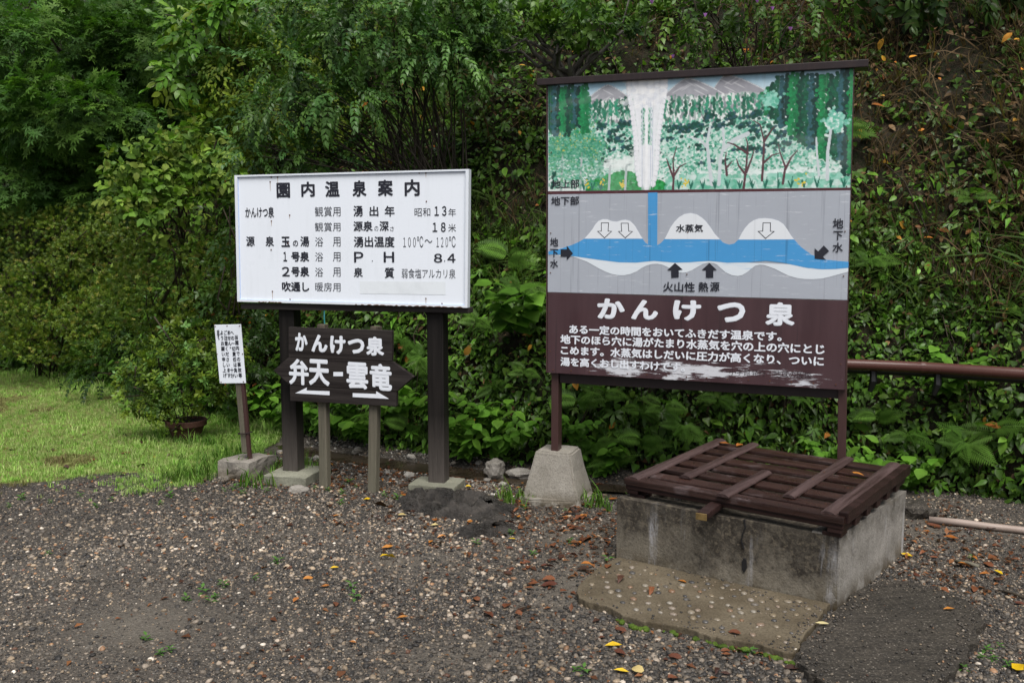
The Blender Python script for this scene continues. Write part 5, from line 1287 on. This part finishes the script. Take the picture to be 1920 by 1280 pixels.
# straw and grass hanging on the upper bank
def tufts(n, s0, s1, dens, seed, T, size, cols):
    r, a, s, p, nn, ts = bank_scatter(n, s0, s1, dens, seed); n = len(a)
    up_ = unit(nn * .6 + np.array([0, 0, .45]) + r.normal(0, .25, (n, 3))); sd2 = unit(np.cross(up_, r.normal(0, 1, (n, 3))))
    Rm = np.stack([sd2, np.cross(up_, sd2), up_], -1)
    return (T, p, Rm, size * r.lognormal(0, .3, n), palette(n, cols))
TB = [blade_t(7, k, .3, 1.3, .035) for k in range(3)]
parts = [tufts(3400, 1.3, 5.6, lambda a, s: np.clip(.15 + brownish(a, s), 0, 1), 71, TB[0], .20, [(.10, .068, .036), (.07, .042, .022), (.13, .09, .05)]),
         tufts(3400, 1.2, 5.6, lambda a, s: np.clip(.15 + .8 * snoise(a * .9, s * 1.2, 43), 0, 1), 72, TB[1], .22, [(.06, .10, .02), (.08, .12, .025), (.04, .08, .018)]),
         tufts(650, .1, 1.4, lambda a, s: .5 + 0 * a, 73, TB[2], .15, [(.06, .12, .02), (.05, .10, .02)])]
tag(link('bank_grass', leaf_mesh('bank_grass', parts), M['grass']), kind='stuff', label='green and straw coloured grass hanging on the bank', cat='grass')

# creeper stems trailing down the bank
mb = MB(); rr = random.Random(61)
for k in range(95):
    a0 = rr.uniform(a_lo + .3, float(a_of_x(-2.4))); s0 = rr.uniform(.5, 4.4); ln = rr.uniform(.4, 1.3); sl_ = rr.uniform(-.5, .5)
    f = np.linspace(0, 1, 7); a = a0 + sl_ * ln * f + np.cumsum(np.array([rr.uniform(-.05, .05) for _ in f])); s_ = np.maximum(s0 - ln * f, .02)
    p_, n_, _ = bank_frame(a, s_); p_ = p_ + n_ * np.array([rr.uniform(.03, .11) for _ in f])[:, None]
    mb.tube([Vector(q) for q in p_], list(np.linspace(rr.uniform(.003, .007), .0018, 7)), 5)
tag(mb.build('creeper_stems', M['twig'], None, smooth=True), kind='stuff', label='thin brown creeper stems trailing over the bank', cat='creepers')
# ---- ferns: one built of each kind, then copies laid on the bank
FR = frond_t()
def fern_mesh(seed, nf, L):
    r = np.random.default_rng(seed); th = np.linspace(-1.5, 1.5, nf) + r.normal(0, .18, nf)
    d = np.stack([np.sin(th) * .95, np.cos(th) * .45 + .12, .38 - .55 * r.random(nf)], 1)
    nr = np.stack([np.sin(th) * .15, np.full(nf, .85), np.full(nf, .55)], 1) + r.normal(0, .15, (nf, 3))
    me = leaf_mesh('fern', [(FR, r.normal(0, .012, (nf, 3)), frames(d, nr), L * r.uniform(.7, 1.1, nf), palette(nf, [(.075, .165, .022), (.095, .19, .030), (.06, .135, .02)], .15))])
    me.materials.append(M['leaf_soft']); return me
ferns = [fern_mesh(k, nf, L) for k, (nf, L) in enumerate(((7, .30), (6, .26), (8, .33), (5, .24)))]
def on_bank(o, x, s, sc, tilt=0.0, off=.07):
    """sit object o on the bank, its local y pointing outward from the face, z up"""
    a = np.array(float(a_of_x(x))); p, nn, ts = bank_frame(a, np.array(float(s)))
    out = np.array([nn[0], nn[1], 0]); out /= np.linalg.norm(out); zz = np.array([0, 0, 1.0]); xx = np.cross(out, zz)
    Mx = Matrix(((xx[0], out[0], zz[0], p[0] + out[0] * off), (xx[1], out[1], zz[1], p[1] + out[1] * off), (xx[2], out[2], zz[2], p[2]), (0, 0, 0, 1)))
    o.matrix_world = Mx @ Matrix.Rotation(tilt, 4, 'Y') @ Matrix.Diagonal((sc, sc, sc, 1))
fern_spots = [
    ('feathery fern on the bank seen between the left timber post and the arrow sign posts', [(-1.75, .55, 1.0), (-1.62, .25, .9), (-1.8, .30, .8)]),
    ('feathery fern under the arrow sign between its two posts', [(-1.38, .55, 1.0), (-1.22, .30, .95), (-1.05, .62, 1.05), (-1.30, .85, .9)]),
    ('feathery fern between the arrow sign and the right timber post', [(-.85, .50, 1.1), (-.72, .80, 1.0), (-.95, .95, .9), (-.78, .25, .8)]),
    ('feathery fern on the bank between the white signboard and the painted board', [(-.35, 1.15, 1.0), (-.18, 1.45, 1.1), (.02, 1.3, .9), (-.30, 1.75, 1.1), (.10, .75, .8), (-.05, 1.95, 1.0), (-.22, .62, .8)]),
    ('hanging fern under the painted board beside the concrete pier', [(.50, .55, .9), (.66, .62, 1.0), (.58, .25, .8), (.82, .50, .9), (.78, .15, .8)]),
    ('hanging fern under the painted board over the back of the well', [(1.05, .55, .9), (1.22, .40, .9), (1.4, .60, .8), (.95, .30, .8)]),
    ('large fern hanging below the brown pipe at the right edge', [(3.02, .52, 1.15), (2.92, .40, 1.0)]),
    ('small fern below the brown pipe, left of the large one', [(2.62, .42, .8), (2.42, .55, .7)]),
    ('fern high on the bank to the right of the painted board', [(2.75, 2.3, .9), (2.35, 1.75, .9), (3.0, 1.35, 1.0), (2.2, 2.9, 1.0), (3.15, 2.9, 1.0)]),
    ('shaded fern at the foot of the hedge behind the flowerpot', [(-2.5, .30, 1.0), (-2.9, .35, 1.1), (-3.4, .35, 1.1), (-2.2, .55, 1.0), (-2.35, .15, .8), (-3.9, .3, 1.0)])]
k = 0
for lab, lst in fern_spots:
    for x, s_, sc in lst:
        o = bpy.data.objects.new('fern', ferns[k % 4]); COL.objects.link(o); on_bank(o, x, s_, sc * .88, random.uniform(-.4, .4), .15)
        tag(o, lab, 'fern', 'ferns ' + ('on the bank' if len(lst) > 1 else 'alone')); k += 1

# ---- soft light green leafy plants along the foot of the bank
def leafy_plant_mesh(seed):
    r = np.random.default_rng(seed); parts = []; ns = 6; TL = [leaf_big(.40, .05, .28), leaf_big(.46, .06, .22)]
    P, D, Nn, Sc = [], [], [], []
    for k in range(ns):
        th = r.uniform(-1.7, 1.7); ln = r.uniform(.14, .34); lean = np.array([math.sin(th) * .8, math.cos(th) * .8, 1.0])
        for j in range(4):
            f = (j + 1.2) / 5; c = lean * ln * f * np.array([1, 1, 1 - .25 * f])
            for sg in (0, math.pi):
                az_ = th + sg + (j % 2) * 1.57 + r.normal(0, .3)
                P.append(c); D.append((math.sin(az_), math.cos(az_) + .25, -.25 + r.normal(0, .2))); Nn.append((r.normal(0, .2), .35 + r.normal(0, .2), 1)); Sc.append(r.uniform(.045, .095))
    n = len(P); return leaf_mesh('leafy_plant', [(TL[seed % 2], np.array(P), frames(np.array(D), np.array(Nn)), np.array(Sc), palette(n, GREEN_FRESH, .16))])
LP = [leafy_plant_mesh(k) for k in range(5)]
for m_ in LP: m_.materials.append(M['leaf_soft'])
lp_spots = [('light green leafy plant behind the left timber post', [(-1.85, .12, 1.1), (-2.02, .22, 1.1)]),
            ('light green leafy plant behind the arrow sign posts', [(-1.50, .12, 1.2), (-1.12, .10, 1.2), (-1.30, .28, 1.1), (-.98, .30, 1.1)]),
            ('light green leafy plant right of the right timber post', [(-.42, .12, 1.2), (-.28, .05, 1.1), (-.50, .35, 1.1)]),
            ('light green leafy plant left of the concrete pier', [(-.02, .12, 1.2), (.10, .22, 1.1), (-.14, .28, 1.0)]),
            ('leafy plant between the concrete pier and the well', [(.60, .02, .9), (.75, .12, .9), (.45, .28, .9)]),
            ('leafy plant at the foot of the bank beyond the right back corner of the well', [(2.25, .12, 1.0), (2.40, .02, 1.1), (2.12, .22, .9), (2.58, .10, .9)]),
            ('leafy plant growing just under the brown pipe', [(2.85, .80, 1.0), (2.72, .72, .9)]),
            ('big-leaved plant beside the right edge of the white signboard', [(-.16, 1.02, 1.7)]),
            ('leafy plant in the shade at the hedge foot left of the flowerpot', [(-3.1, .15, 1.1), (-2.75, .1, 1.0)])]
k = 0
for lab, lst in lp_spots:
    for x, s_, sc in lst:
        o = bpy.data.objects.new('leafy_plant', LP[k % 5]); COL.objects.link(o); on_bank(o, x, s_, sc * 1.1, random.uniform(-.3, .3), .12)
        tag(o, lab, 'plant', 'leafy plants at the foot of the bank'); k += 1

# ---- thistles on top of the bank
thistle_spots = [(1262, 112), (1448, 22), (1322, 34), (1420, 8), (1482, 60), (1222, 10)]
thl = ['purple thistle closest to the top rail of the painted board', 'purple thistle with the highest bloom right of centre above the board', 'purple thistle leaning over the middle of the painted board', 'purple thistle at the very top edge above the painted board',
       'purple thistle farthest right above the painted board', 'purple thistle farthest left above the painted board']
for (px, py), lab in zip(thistle_spots, thl):
    hd = Vector(at(px, py, 6.9)); t_ = thing('thistle', lab, 'flower', hd - Vector((.06, -.12, .42)), 0, 'purple thistles above the board')
    MB().tube([(0, 0, -.25), (.01, -.02, .1), (.03, -.07, .28), (.06, -.12, .41)], [.004, .004, .003, .0025], 5).build('stem', M['twig'], t_)
    mb = MB(); mb.lathe([(.004, -.020), (.014, -.012), (.015, 0), (.010, .006)], (.06, -.12, .42), 10); mb.build('bud', M['moss'], t_)
    mb = MB(); r_ = random.Random(px)
    for q in range(26):
        a = r_.uniform(0, 6.28); e = r_.uniform(.1, 1); mb.tube([(.06, -.12, .425), (.06 + math.cos(a) * .018 * e, -.12 + math.sin(a) * .018 * e, .455)], [.0022, .0012], 4)
    mb.build('bloom', flat_paint('thistle_purple', (.24, .09, .30), .7), t_)

# ---- lawn grass
r = np.random.default_rng(81); n = 46000
x = -1.95 - 8.5 * r.random(n) ** 1.25; f0 = lawn_front(x); f1 = base_y(x); y = f0 - .55 + (f1 - f0 + .55) * r.random(n) ** 1.05
edge = np.clip((y - f0 + .24 + .34 * snoise(x * 5, y * 5, 86)) / .42, .02, 1); k = (r.random(n) < edge) & (y > 3); x, y = x[k], y[k]; n = len(x)
th = r.uniform(0, 6.28, n); Rz = np.zeros((n, 3, 3)); Rz[:, 0, 0] = np.cos(th); Rz[:, 1, 1] = np.cos(th); Rz[:, 0, 1] = -np.sin(th); Rz[:, 1, 0] = np.sin(th); Rz[:, 2, 2] = 1
hgt = .026 * r.lognormal(0, .36, n) * (1 + 1.4 * np.clip(1 - np.abs(f1[k] - y) / .45, 0, 1))
bare = snoise(x * 2.2, y * 2.2, 83) > .55
cl = palette(n, [(.26, .44, .085), (.33, .49, .13), (.20, .38, .065), (.41, .46, .20)], .18) * np.exp(.30 * snoise(x * 2.5, y * 2.5, 84))[:, None]
cl[bare] = palette(int(bare.sum()), [(.20, .15, .08), (.17, .17, .06)])
pos = np.stack([x, y, gz(x, y) + .008], 1); parts = []
for q in range(3):
    s_ = slice(q, None, 3); parts.append((blade_t(8, 20 + q, .8, .9, .10), pos[s_], Rz[s_], hgt[s_], cl[s_]))
# taller tufts round the notice block, the flowerpot and the timber posts
tt = [(-1.98, 6.30), (-2.1, 6.45), (-2.2, 6.25), (-1.80, 6.40), (-1.72, 6.34), (-2.25, 6.6), (-2.55, 7.2), (-2.9, 7.3), (-2.4, 7.1), (-2.05, 6.7), (-1.9, 6.6), (-1.65, 6.5), (-2.3, 6.05), (-2.15, 6.10), (-1.5, 6.30), (-1.42, 6.22), (-1.72, 6.02), (.02, 5.55), (.52, 5.5)]
tx = np.repeat(np.array(tt), 14, 0) + r.normal(0, .07, (14 * len(tt), 2)); n = len(tx); th = r.uniform(0, 6.28, n)
Rz = np.zeros((n, 3, 3)); Rz[:, 0, 0] = np.cos(th); Rz[:, 1, 1] = np.cos(th); Rz[:, 0, 1] = -np.sin(th); Rz[:, 1, 0] = np.sin(th); Rz[:, 2, 2] = 1
parts.append((blade_t(7, 29, .5, 1.0, .06), np.stack([tx[:, 0], tx[:, 1], gz(tx[:, 0], tx[:, 1])], 1), Rz, .12 * r.lognormal(0, .3, n), palette(n, [(.09, .19, .03), (.13, .22, .04)])))
tag(link('lawn_grass', leaf_mesh('lawn_grass', parts), M['grass']), kind='stuff', label='short yellow-green grass of the lawn', cat='grass')

# ---- small weeds in the gravel
def weed_mesh(seed, n, L):
    V, F = rosette(leaf_t(.24, .05, .15), n, 1.0, seed, .45, .02); r_ = np.random.default_rng(seed)
    me = leaf_mesh('weed', [((V, F), np.zeros((1, 3)), np.eye(3)[None], np.array([L]), np.array([[.085, .19, .04]]))]); me.materials.append(M['leaf_soft']); return me
WM = [weed_mesh(k, 7 + k, .030) for k in range(4)]
weeds = [('little green weed in the open gravel at left centre', [(380, 1110), (350, 1125), (405, 1120), (420, 1098), (395, 1128)]), ('little green weed at the lower left in the gravel', [(275, 1200), (320, 1222), (300, 1228), (480, 1085), (90, 1040)]),
         ('little green weed in front of the cobbled slab', [(1408, 1226), (1080, 1260), (1095, 1262)]), ('little green weed beside the flat rock patch', [(893, 1020), (1000, 1040), (960, 1000), (1140, 1052)]),
         ('little green weed under the arrow sign', [(590, 915), (615, 920), (640, 925), (668, 912), (720, 930), (745, 935), (640, 945), (560, 910), (700, 900), (655, 905)]),
         ('little green weed round the concrete pier', [(1105, 950), (1120, 940), (1060, 958), (985, 955)]), ('little green weed right of the dark slab', [(1850, 1222), (1875, 1215), (1840, 1235), (1862, 1240), (1800, 1255), (1822, 1048), (1890, 1250)]),
         ('little green weed at the lawn corner before the notice block', [(440, 915), (455, 925), (420, 920), (500, 920)]), ('little green weed along the ragged front edge of the lawn', [(40, 935), (95, 942), (150, 930), (210, 938), (265, 925), (320, 930), (365, 922), (18, 950), (180, 950), (300, 945)]), ('little green weed in the gravel left of the well', [(665, 1125), (660, 1105), (520, 1055), (1070, 1015)])]
k = 0
for lab, lst in weeds:
    for px, py in lst:
        p = gat(px, py); o = bpy.data.objects.new('weed', WM[k % 4]); COL.objects.link(o); sc = random.uniform(.7, 1.5)
        o.location = (p[0], p[1], G(p[0], p[1]) + .012); o.rotation_euler = (0, 0, random.uniform(0, 6.28)); o.scale = (sc,) * 3; tag(o, lab, 'weed', 'weeds in the gravel'); k += 1
# moss along the slab's front edge
me = None; mb = MB(); rr = random.Random(2)
line_ = [(.42, 3.78), (.52, 3.66), (.62, 3.63), (.74, 3.56), (.84, 3.48), (.96, 3.43), (1.05, 3.36), (1.09, 3.30), (1.14, 3.20)]
for q in range(70):
    t_ = rr.random() ** .8 * (len(line_) - 1); i_ = min(int(t_), len(line_) - 2); f = t_ - i_
    x = line_[i_][0] * (1 - f) + line_[i_ + 1][0] * f + rr.uniform(-.010, .010); y = line_[i_][1] * (1 - f) + line_[i_ + 1][1] * f + rr.uniform(-.012, .006); s_ = rr.uniform(.006, .016)
    Mx = Matrix.Translation((x, y, .006)) @ Matrix.Diagonal((s_, s_, s_ * .7, 1)); bmesh.ops.create_icosphere(mb.bm, subdivisions=2, radius=1, matrix=Mx)
for v in mb.bm.verts: v.co += Vector((vnoise(v.co * 150), vnoise(v.co * 150 + Vector((9, 0, 0))), vnoise(v.co * 150 + Vector((0, 9, 0))))) * .004
tag(mb.build('moss', M['moss']), kind='stuff', label='green moss along the broken front edge of the slabs', cat='moss')

SLP = [(.53, 4.45), (.42, 4.30), (.30, 4.06), (.30, 3.92), (.47, 3.73), (.73, 3.59), (.97, 3.455), (1.09, 3.36), (1.36, 3.80), (.97, 4.16)]
DKP = [(1.37, 3.74), (1.13, 3.39), (1.09, 3.29), (1.11, 3.20), (1.16, 3.04), (1.25, 2.92), (1.39, 2.97), (1.57, 3.15), (1.70, 3.30), (1.83, 3.47), (1.96, 3.66), (2.0, 3.80), (1.98, 3.94), (1.88, 4.06), (1.74, 4.12), (1.59, 3.99)]
# ------------------------------------------------------------------ gravel (uncountable): stones instanced on scattered points
t = NT('gravel_stone'); at_ = t.n('ShaderNodeAttribute', attribute_name='pcol', attribute_type='INSTANCER')
c = t.mix(t.rng(t.noise(2, 4, .6), .4, .7, 0, .45), at_.outputs['Color'], (.05, .045, .04))
M['gravel_stone'] = t.set(c, t.rng(t.noise(1.5, 2), .3, .7, .35, .7), .3)
protos = bpy.data.collections.new('gravel_stones')
for k in range(6):
    m_ = pebble_mesh('gravel_stone', 40 + k, 1.0, .50, 1 if k < 3 else 2); m_.materials.append(M['gravel_stone'])
    protos.objects.link(bpy.data.objects.new('gravel_stone', m_))
r = np.random.default_rng(91); n = 400000
depth = 2.6 + 5.2 * r.random(n) ** 1.35; x = depth * r.uniform(-.72, .80, n); y = depth
sand = .92 * sand_at(x, y)
dn = np.clip(.80 + .45 * snoise(x * 2.2, y * 2.2, 92), .1, 1) * (1 - sand)
bd = base_dist(x, y); f0 = lawn_front(x)
ok = (r.random(n) < dn) & (bd > -.05) & ~((bd > .18) & (bd < .5) & (x < 1.3) & (x > -2) & (r.random(n) < .85))
ok &= ~((x < -1.8) & (y > f0 + .02 + .12 * r.random(n)))
ux = (x - .53) * .823 - (y - 4.47) * .568; uy = (x - .53) * .568 + (y - 4.47) * .823
ok &= ~((ux > -.0) & (ux < 1.1) & (uy > 0) & (uy < .93))
x, y = x[ok], y[ok]; n = len(x)
size = .0045 * r.lognormal(0, .56, n); size = np.clip(size * (1 + .45 * snoise(x * 1.5, y * 1.5, 97)), .0020, .017)
pal = np.array([(.014, .014, .015), (.028, .027, .026), (.060, .055, .050), (.11, .097, .083), (.19, .155, .115), (.24, .21, .18), (.16, .095, .055), (.36, .34, .31), (.09, .045, .03)])
pc_ = pal[r.choice(9, n, p=[.21, .24, .22, .16, .09, .042, .018, .010, .010])] * np.exp(r.normal(0, .22, (n, 1)))
pc_ *= np.array([1.30, 1.22, 1.12]) * np.exp(.38 * snoise(x * 1.7, y * 1.7, 98))[:, None]
back = (base_dist(x, y) < .85) & (x < -.1) & (r.random(n) < .25); pc_[back] = np.array([.30, .285, .26]) * np.exp(r.normal(0, .3, (int(back.sum()), 1)))
def inside_v(pts, x, y):
    c_ = np.zeros(len(x), bool)
    for k in range(len(pts)):
        (x1, y1), (x2, y2) = pts[k], pts[k - 1]
        if y1 != y2: c_ ^= ((y1 > y) != (y2 > y)) & (x < (x2 - x1) * (y - y1) / (y2 - y1) + x1)
    return c_
gzv = gz(x, y) + size * .12
for poly_, top_ in ((SLP, .032), (DKP, .036)):                       # a few small stones kicked onto the slabs
    k = inside_v(poly_, x, y); up_ = k & (r.random(n) < (.030 + .22 * (~inside_v(grow(poly_, -.06), x, y)))); size[up_] = np.clip(size[up_] * .7, .002, .007); gzv[up_] = top_ + size[up_] * .3
me = bpy.data.meshes.new('gravel'); me.vertices.add(n)
me.vertices.foreach_set('co', np.stack([x, y, gzv], 1).astype(np.float32).ravel())
def attr(nm, typ, key, arr): a_ = me.attributes.new(nm, typ, 'POINT'); a_.data.foreach_set(key, np.ascontiguousarray(arr).ravel())
attr('prot', 'FLOAT_VECTOR', 'vector', np.stack([r.normal(0, .3, n), r.normal(0, .3, n), r.uniform(0, 6.28, n)], 1).astype(np.float32))
attr('pscl', 'FLOAT', 'value', size.astype(np.float32)); attr('pick', 'INT', 'value', r.integers(0, 6, n).astype(np.int32))
c4 = np.ones((n, 4), np.float32); c4[:, :3] = pc_; attr('pcol', 'FLOAT_COLOR', 'color', c4)
gv = link('gravel', me); tag(gv, 'loose dark grey and tan gravel covering the ground', 'gravel', None, 'stuff')
ng = bpy.data.node_groups.new('gravel_scatter', 'GeometryNodeTree')
ng.interface.new_socket('Geometry', in_out='INPUT', socket_type='NodeSocketGeometry'); ng.interface.new_socket('Geometry', in_out='OUTPUT', socket_type='NodeSocketGeometry')
gi, go = ng.nodes.new('NodeGroupInput'), ng.nodes.new('NodeGroupOutput'); iop = ng.nodes.new('GeometryNodeInstanceOnPoints'); ci = ng.nodes.new('GeometryNodeCollectionInfo')
ci.inputs['Collection'].default_value = protos; ci.inputs['Separate Children'].default_value = True; iop.inputs['Pick Instance'].default_value = True
def named(nm, typ):
    nd = ng.nodes.new('GeometryNodeInputNamedAttribute'); nd.data_type = typ; nd.inputs[0].default_value = nm; return nd.outputs[0]
e2r = ng.nodes.new('FunctionNodeEulerToRotation')
ng.links.new(gi.outputs[0], iop.inputs['Points']); ng.links.new(ci.outputs[0], iop.inputs['Instance']); ng.links.new(named('pick', 'INT'), iop.inputs['Instance Index'])
ng.links.new(named('prot', 'FLOAT_VECTOR'), e2r.inputs[0]); ng.links.new(e2r.outputs[0], iop.inputs['Rotation']); ng.links.new(named('pscl', 'FLOAT'), iop.inputs['Scale'])
ng.links.new(iop.outputs[0], go.inputs[0]); md = gv.modifiers.new('scatter', 'NODES'); md.node_group = ng

# ------------------------------------------------------------------ fallen leaves: each one a thing
def fallen_mesh(seed, wd, curl):
    V, F = leaf_big(wd, .10 * curl, .22 * curl, .16 * curl); r_ = np.random.default_rng(seed)
    V = V.copy(); V[:, 1] -= .5; V[:, 2] += .06 * curl + r_.normal(0, .035, len(V)); V[:, 0] += r_.normal(0, .03, len(V)); V[:, 2] = (V[:, 2] - V[:, 2].min()) * .7; V[:, 0] *= r_.uniform(.8, 1.1)
    me = quick_mesh('fallen_leaf', V, F); me.polygons.foreach_set('use_smooth', [True] * len(me.polygons)); return me
LM = {'brown': obj_leaf_mat('fallen_brown', (.085, .026, .014), (.24, .090, .038), .36), 'orange': obj_leaf_mat('fallen_orange', (.30, .095, .02), (.48, .20, .035), .35),
      'yellow': obj_leaf_mat('fallen_yellow', (.62, .40, .012), (.72, .50, .03), .35), 'pale': obj_leaf_mat('fallen_pale', (.55, .42, .16), (.62, .55, .30), .4), 'dark': obj_leaf_mat('fallen_dark', (.040, .018, .014), (.085, .040, .026), .3)}
FM = {k: [fallen_mesh(q * 7 + len(k), wd, cu) for q, (wd, cu) in enumerate(((.22, .35), (.27, .7), (.19, 1.0), (.30, .5)))] for k in LM}
for k in FM:
    for m_ in FM[k]: m_.materials.append(LM[k])
rr = random.Random(77)
def top_z(x, y):
    if inside(SLP, x, y): return .034
    if inside(DKP, x, y): return .040
    return G(x, y) + .010
WELLP = [(.50, 4.50), (1.45, 3.80), (2.05, 4.58), (1.10, 5.22)]
def leaf(kind, x, y, L, label, group=None, z=None, rz=None):
    o = bpy.data.objects.new('fallen_leaf', rr.choice(FM[kind])); COL.objects.link(o)
    o.location = (x, y, top_z(x, y) if z is None else z); o.scale = (L, L, L)
    o.rotation_euler = (rr.uniform(-.12, .12), rr.uniform(-.15, .15), rr.uniform(0, 6.28) if rz is None else rz)
    tag(o, label, 'leaf', group); return o
special = [('yellow', 727, 1050, .085, 'long bright yellow leaf alone on the gravel at centre', -1.2), ('yellow', 960, 1012, .05, 'small bright yellow leaf just right of the flat rock patch', 1), ('yellow', 688, 939, .05, 'yellow leaf at the foot of the right arrow sign post', 1.4),
           ('yellow', 627, 1068, .045, 'small yellow leaf left of the long yellow one', 2), ('orange', 755, 1165, .055, 'orange leaf in the gravel below the long yellow one', 1.6), ('orange', 610, 1104, .045, 'orange sliver of leaf on the left gravel', 1.5),
           ('yellow', 1150, 1214, .07, 'narrow yellow leaf in front of the cobbled slab', 1.6), ('pale', 1195, 1262, .075, 'cream coloured leaf at the bottom edge of the gravel', .3), ('yellow', 1165, 1263, .06, 'yellow leaf touching the cream one at the bottom edge', 1.3),
           ('yellow', 1698, 1044, .075, 'big bright yellow leaf by the right side of the well', .6), ('yellow', 1871, 1077, .065, 'round yellow leaf on the gravel at far right', .2), ('yellow', 1908, 1258, .08, 'orange-yellow leaf in the lower right corner', -.6),
           ('orange', 1279, 1103, .05, 'orange leaf lying on the cobbled slab', .8), ('pale', 1541, 1186, .055, 'pale twisted leaf on the joint between the two slabs', 1.1), ('orange', 1778, 1158, .05, 'orange leaf lying on the dark slab', 1.5),
           ('pale', 755, 969, .06, 'cream leaf left of the large dark rock', 1.5), ('orange', 880, 981, .055, 'orange leaf lying across the dark rocks', .7), ('pale', 815, 987, .05, 'pale yellow leaf below the large dark rock', 1.5),
           ('yellow', 922, 943, .05, 'orange-yellow leaf before the concrete pier', 1.5), ('yellow', 878, 916, .05, 'yellow leaf beside the right stone footing', 1.0), ('orange', 1100, 1062, .07, 'bright orange leaf left of the cobbled slab', 1.0), ('brown', 1030, 1100, .08, 'long dark red leaf left of the cobbled slab', 1.5),
           ('orange', 397, 975, .05, 'orange leaf on the upper left gravel', .4), ('yellow', 290, 860, .05, 'yellow leaf on the lawn', 1), ('orange', 272, 822, .05, 'orange leaf on the lawn left of the flowerpot', .5)]
for kind, px, py, L, lab, rz in special:
    p = gat(px, py); leaf(kind, p[0], p[1], L, lab, None, None, rz)
def zone(lab, n, kinds, fn, L=(.04, .075), grp='reddish brown fallen leaves'):
    c = 0
    while c < n:
        x, y = fn()
        if inside(WELLP, x, y) or float(base_dist(x, y)) < .1: continue
        leaf(rr.choice(kinds), x, y, rr.uniform(*L), lab, grp); c += 1
g2 = lambda cx, cy, sx, sy: (lambda: (rr.gauss(cx, sx), rr.gauss(cy, sy)))
zone('reddish brown fallen leaf in the litter behind the arrow sign posts', 62, ['brown', 'brown', 'dark', 'orange'], g2(-1.0, 6.25, .45, .28), (.03, .06))
zone('reddish brown fallen leaf around the dark rocks', 42, ['brown', 'brown', 'dark', 'orange'], g2(-.15, 5.35, .35, .38), (.035, .07))
zone('reddish brown fallen leaf between the concrete pier and the well', 34, ['brown', 'brown', 'dark', 'orange'], g2(.42, 5.15, .22, .35), (.04, .075))
zone('reddish brown fallen leaf left of the cobbled slab', 24, ['brown', 'brown', 'dark'], g2(.18, 4.25, .22, .32), (.045, .08))
zone('brown fallen leaf right of the well', 36, ['brown', 'dark', 'dark', 'orange'], g2(2.35, 4.85, .25, .38), (.04, .08))
zone('brown fallen leaf in the gravel right of the dark slab', 12, ['brown', 'brown', 'orange'], lambda: (rr.uniform(1.95, 2.6), rr.uniform(3.9, 4.5)), (.04, .07))
zone('brown fallen leaf in front of the slabs', 13, ['brown', 'brown', 'dark'], lambda: (rr.uniform(.4, 1.1), rr.uniform(3.1, 3.55)), (.035, .06))
zone('brown fallen leaf scattered over the wide left gravel', 18, ['brown', 'dark', 'brown', 'orange'], lambda: (rr.uniform(-2.2, .1), rr.uniform(3.4, 5.6)), (.03, .055))
zone('dark dead leaf lying on the lawn', 44, ['dark', 'brown', 'dark'], lambda: (rr.uniform(-4.6, -2.1), rr.uniform(6.1, 7.9)), (.05, .09), 'dead leaves on the lawn')
bpy.context.view_layer.update()
# scraps too many to count, lying between the leaves
r = np.random.default_rng(95); PP = []
for cx, cy, sx, sy, m_ in ((-1.0, 6.2, .5, .32, 900), (-.2, 5.5, .45, .45, 420), (.4, 5.1, .25, .4, 330), (.15, 4.3, .3, .4, 160), (2.35, 4.85, .3, .4, 520), (-1.0, 4.6, 1.2, .9, 420), (.1, 4.9, .45, .4, 260), (.5, 4.55, .10, .25, 130), (2.02, 4.3, .12, .25, 120), (-.45, 5.75, .12, .12, 60), (.95, 3.42, .3, .06, 60), (2.2, 4.1, .3, .35, 120), (-3.2, 6.9, .8, .6, 260), (.2, 3.5, .8, .3, 90)):
    PP.append(np.stack([r.normal(cx, sx, m_), r.normal(cy, sy, m_)], 1))
PP = np.vstack(PP); ok = np.array([not inside(WELLP, *q) and not inside(SLP, *q) and not inside(DKP, *q) for q in PP]) & (base_dist(PP[:, 0], PP[:, 1]) > .12); PP = PP[ok]; n = len(PP)
d = np.stack([r.normal(0, 1, n), r.normal(0, 1, n), r.normal(0, .12, n)], 1); nr = np.stack([r.normal(0, .25, n), r.normal(0, .25, n), np.ones(n)], 1)
tag(link('leaf_scraps', leaf_mesh('leaf_scraps', [(leaf_t(.26, .12, .1), np.stack([PP[:, 0], PP[:, 1], gz(PP[:, 0], PP[:, 1]) + .009], 1), frames(d, nr), .026 * r.lognormal(0, .35, n), palette(n, [(.12, .042, .018), (.19, .075, .028), (.07, .026, .015), (.04, .018, .013)]))]), M['litter']), kind='stuff', label='small scraps of brown leaf lying in the gravel', cat='leaf litter')
for kind, lx_, ly_, L, lab in (('orange', .10, .93, .085, 'curled orange leaf on the back left corner of the slatted lid'), ('orange', .19, .95, .06, 'smaller orange leaf at the back of the slatted lid beside the curled one'), ('orange', .93, .72, .06, 'orange leaf on the right side of the slatted lid')):
    p = LID.matrix_world @ Vector((lx_, ly_, .079)); leaf(kind, p.x, p.y, L, lab, None, p.z)
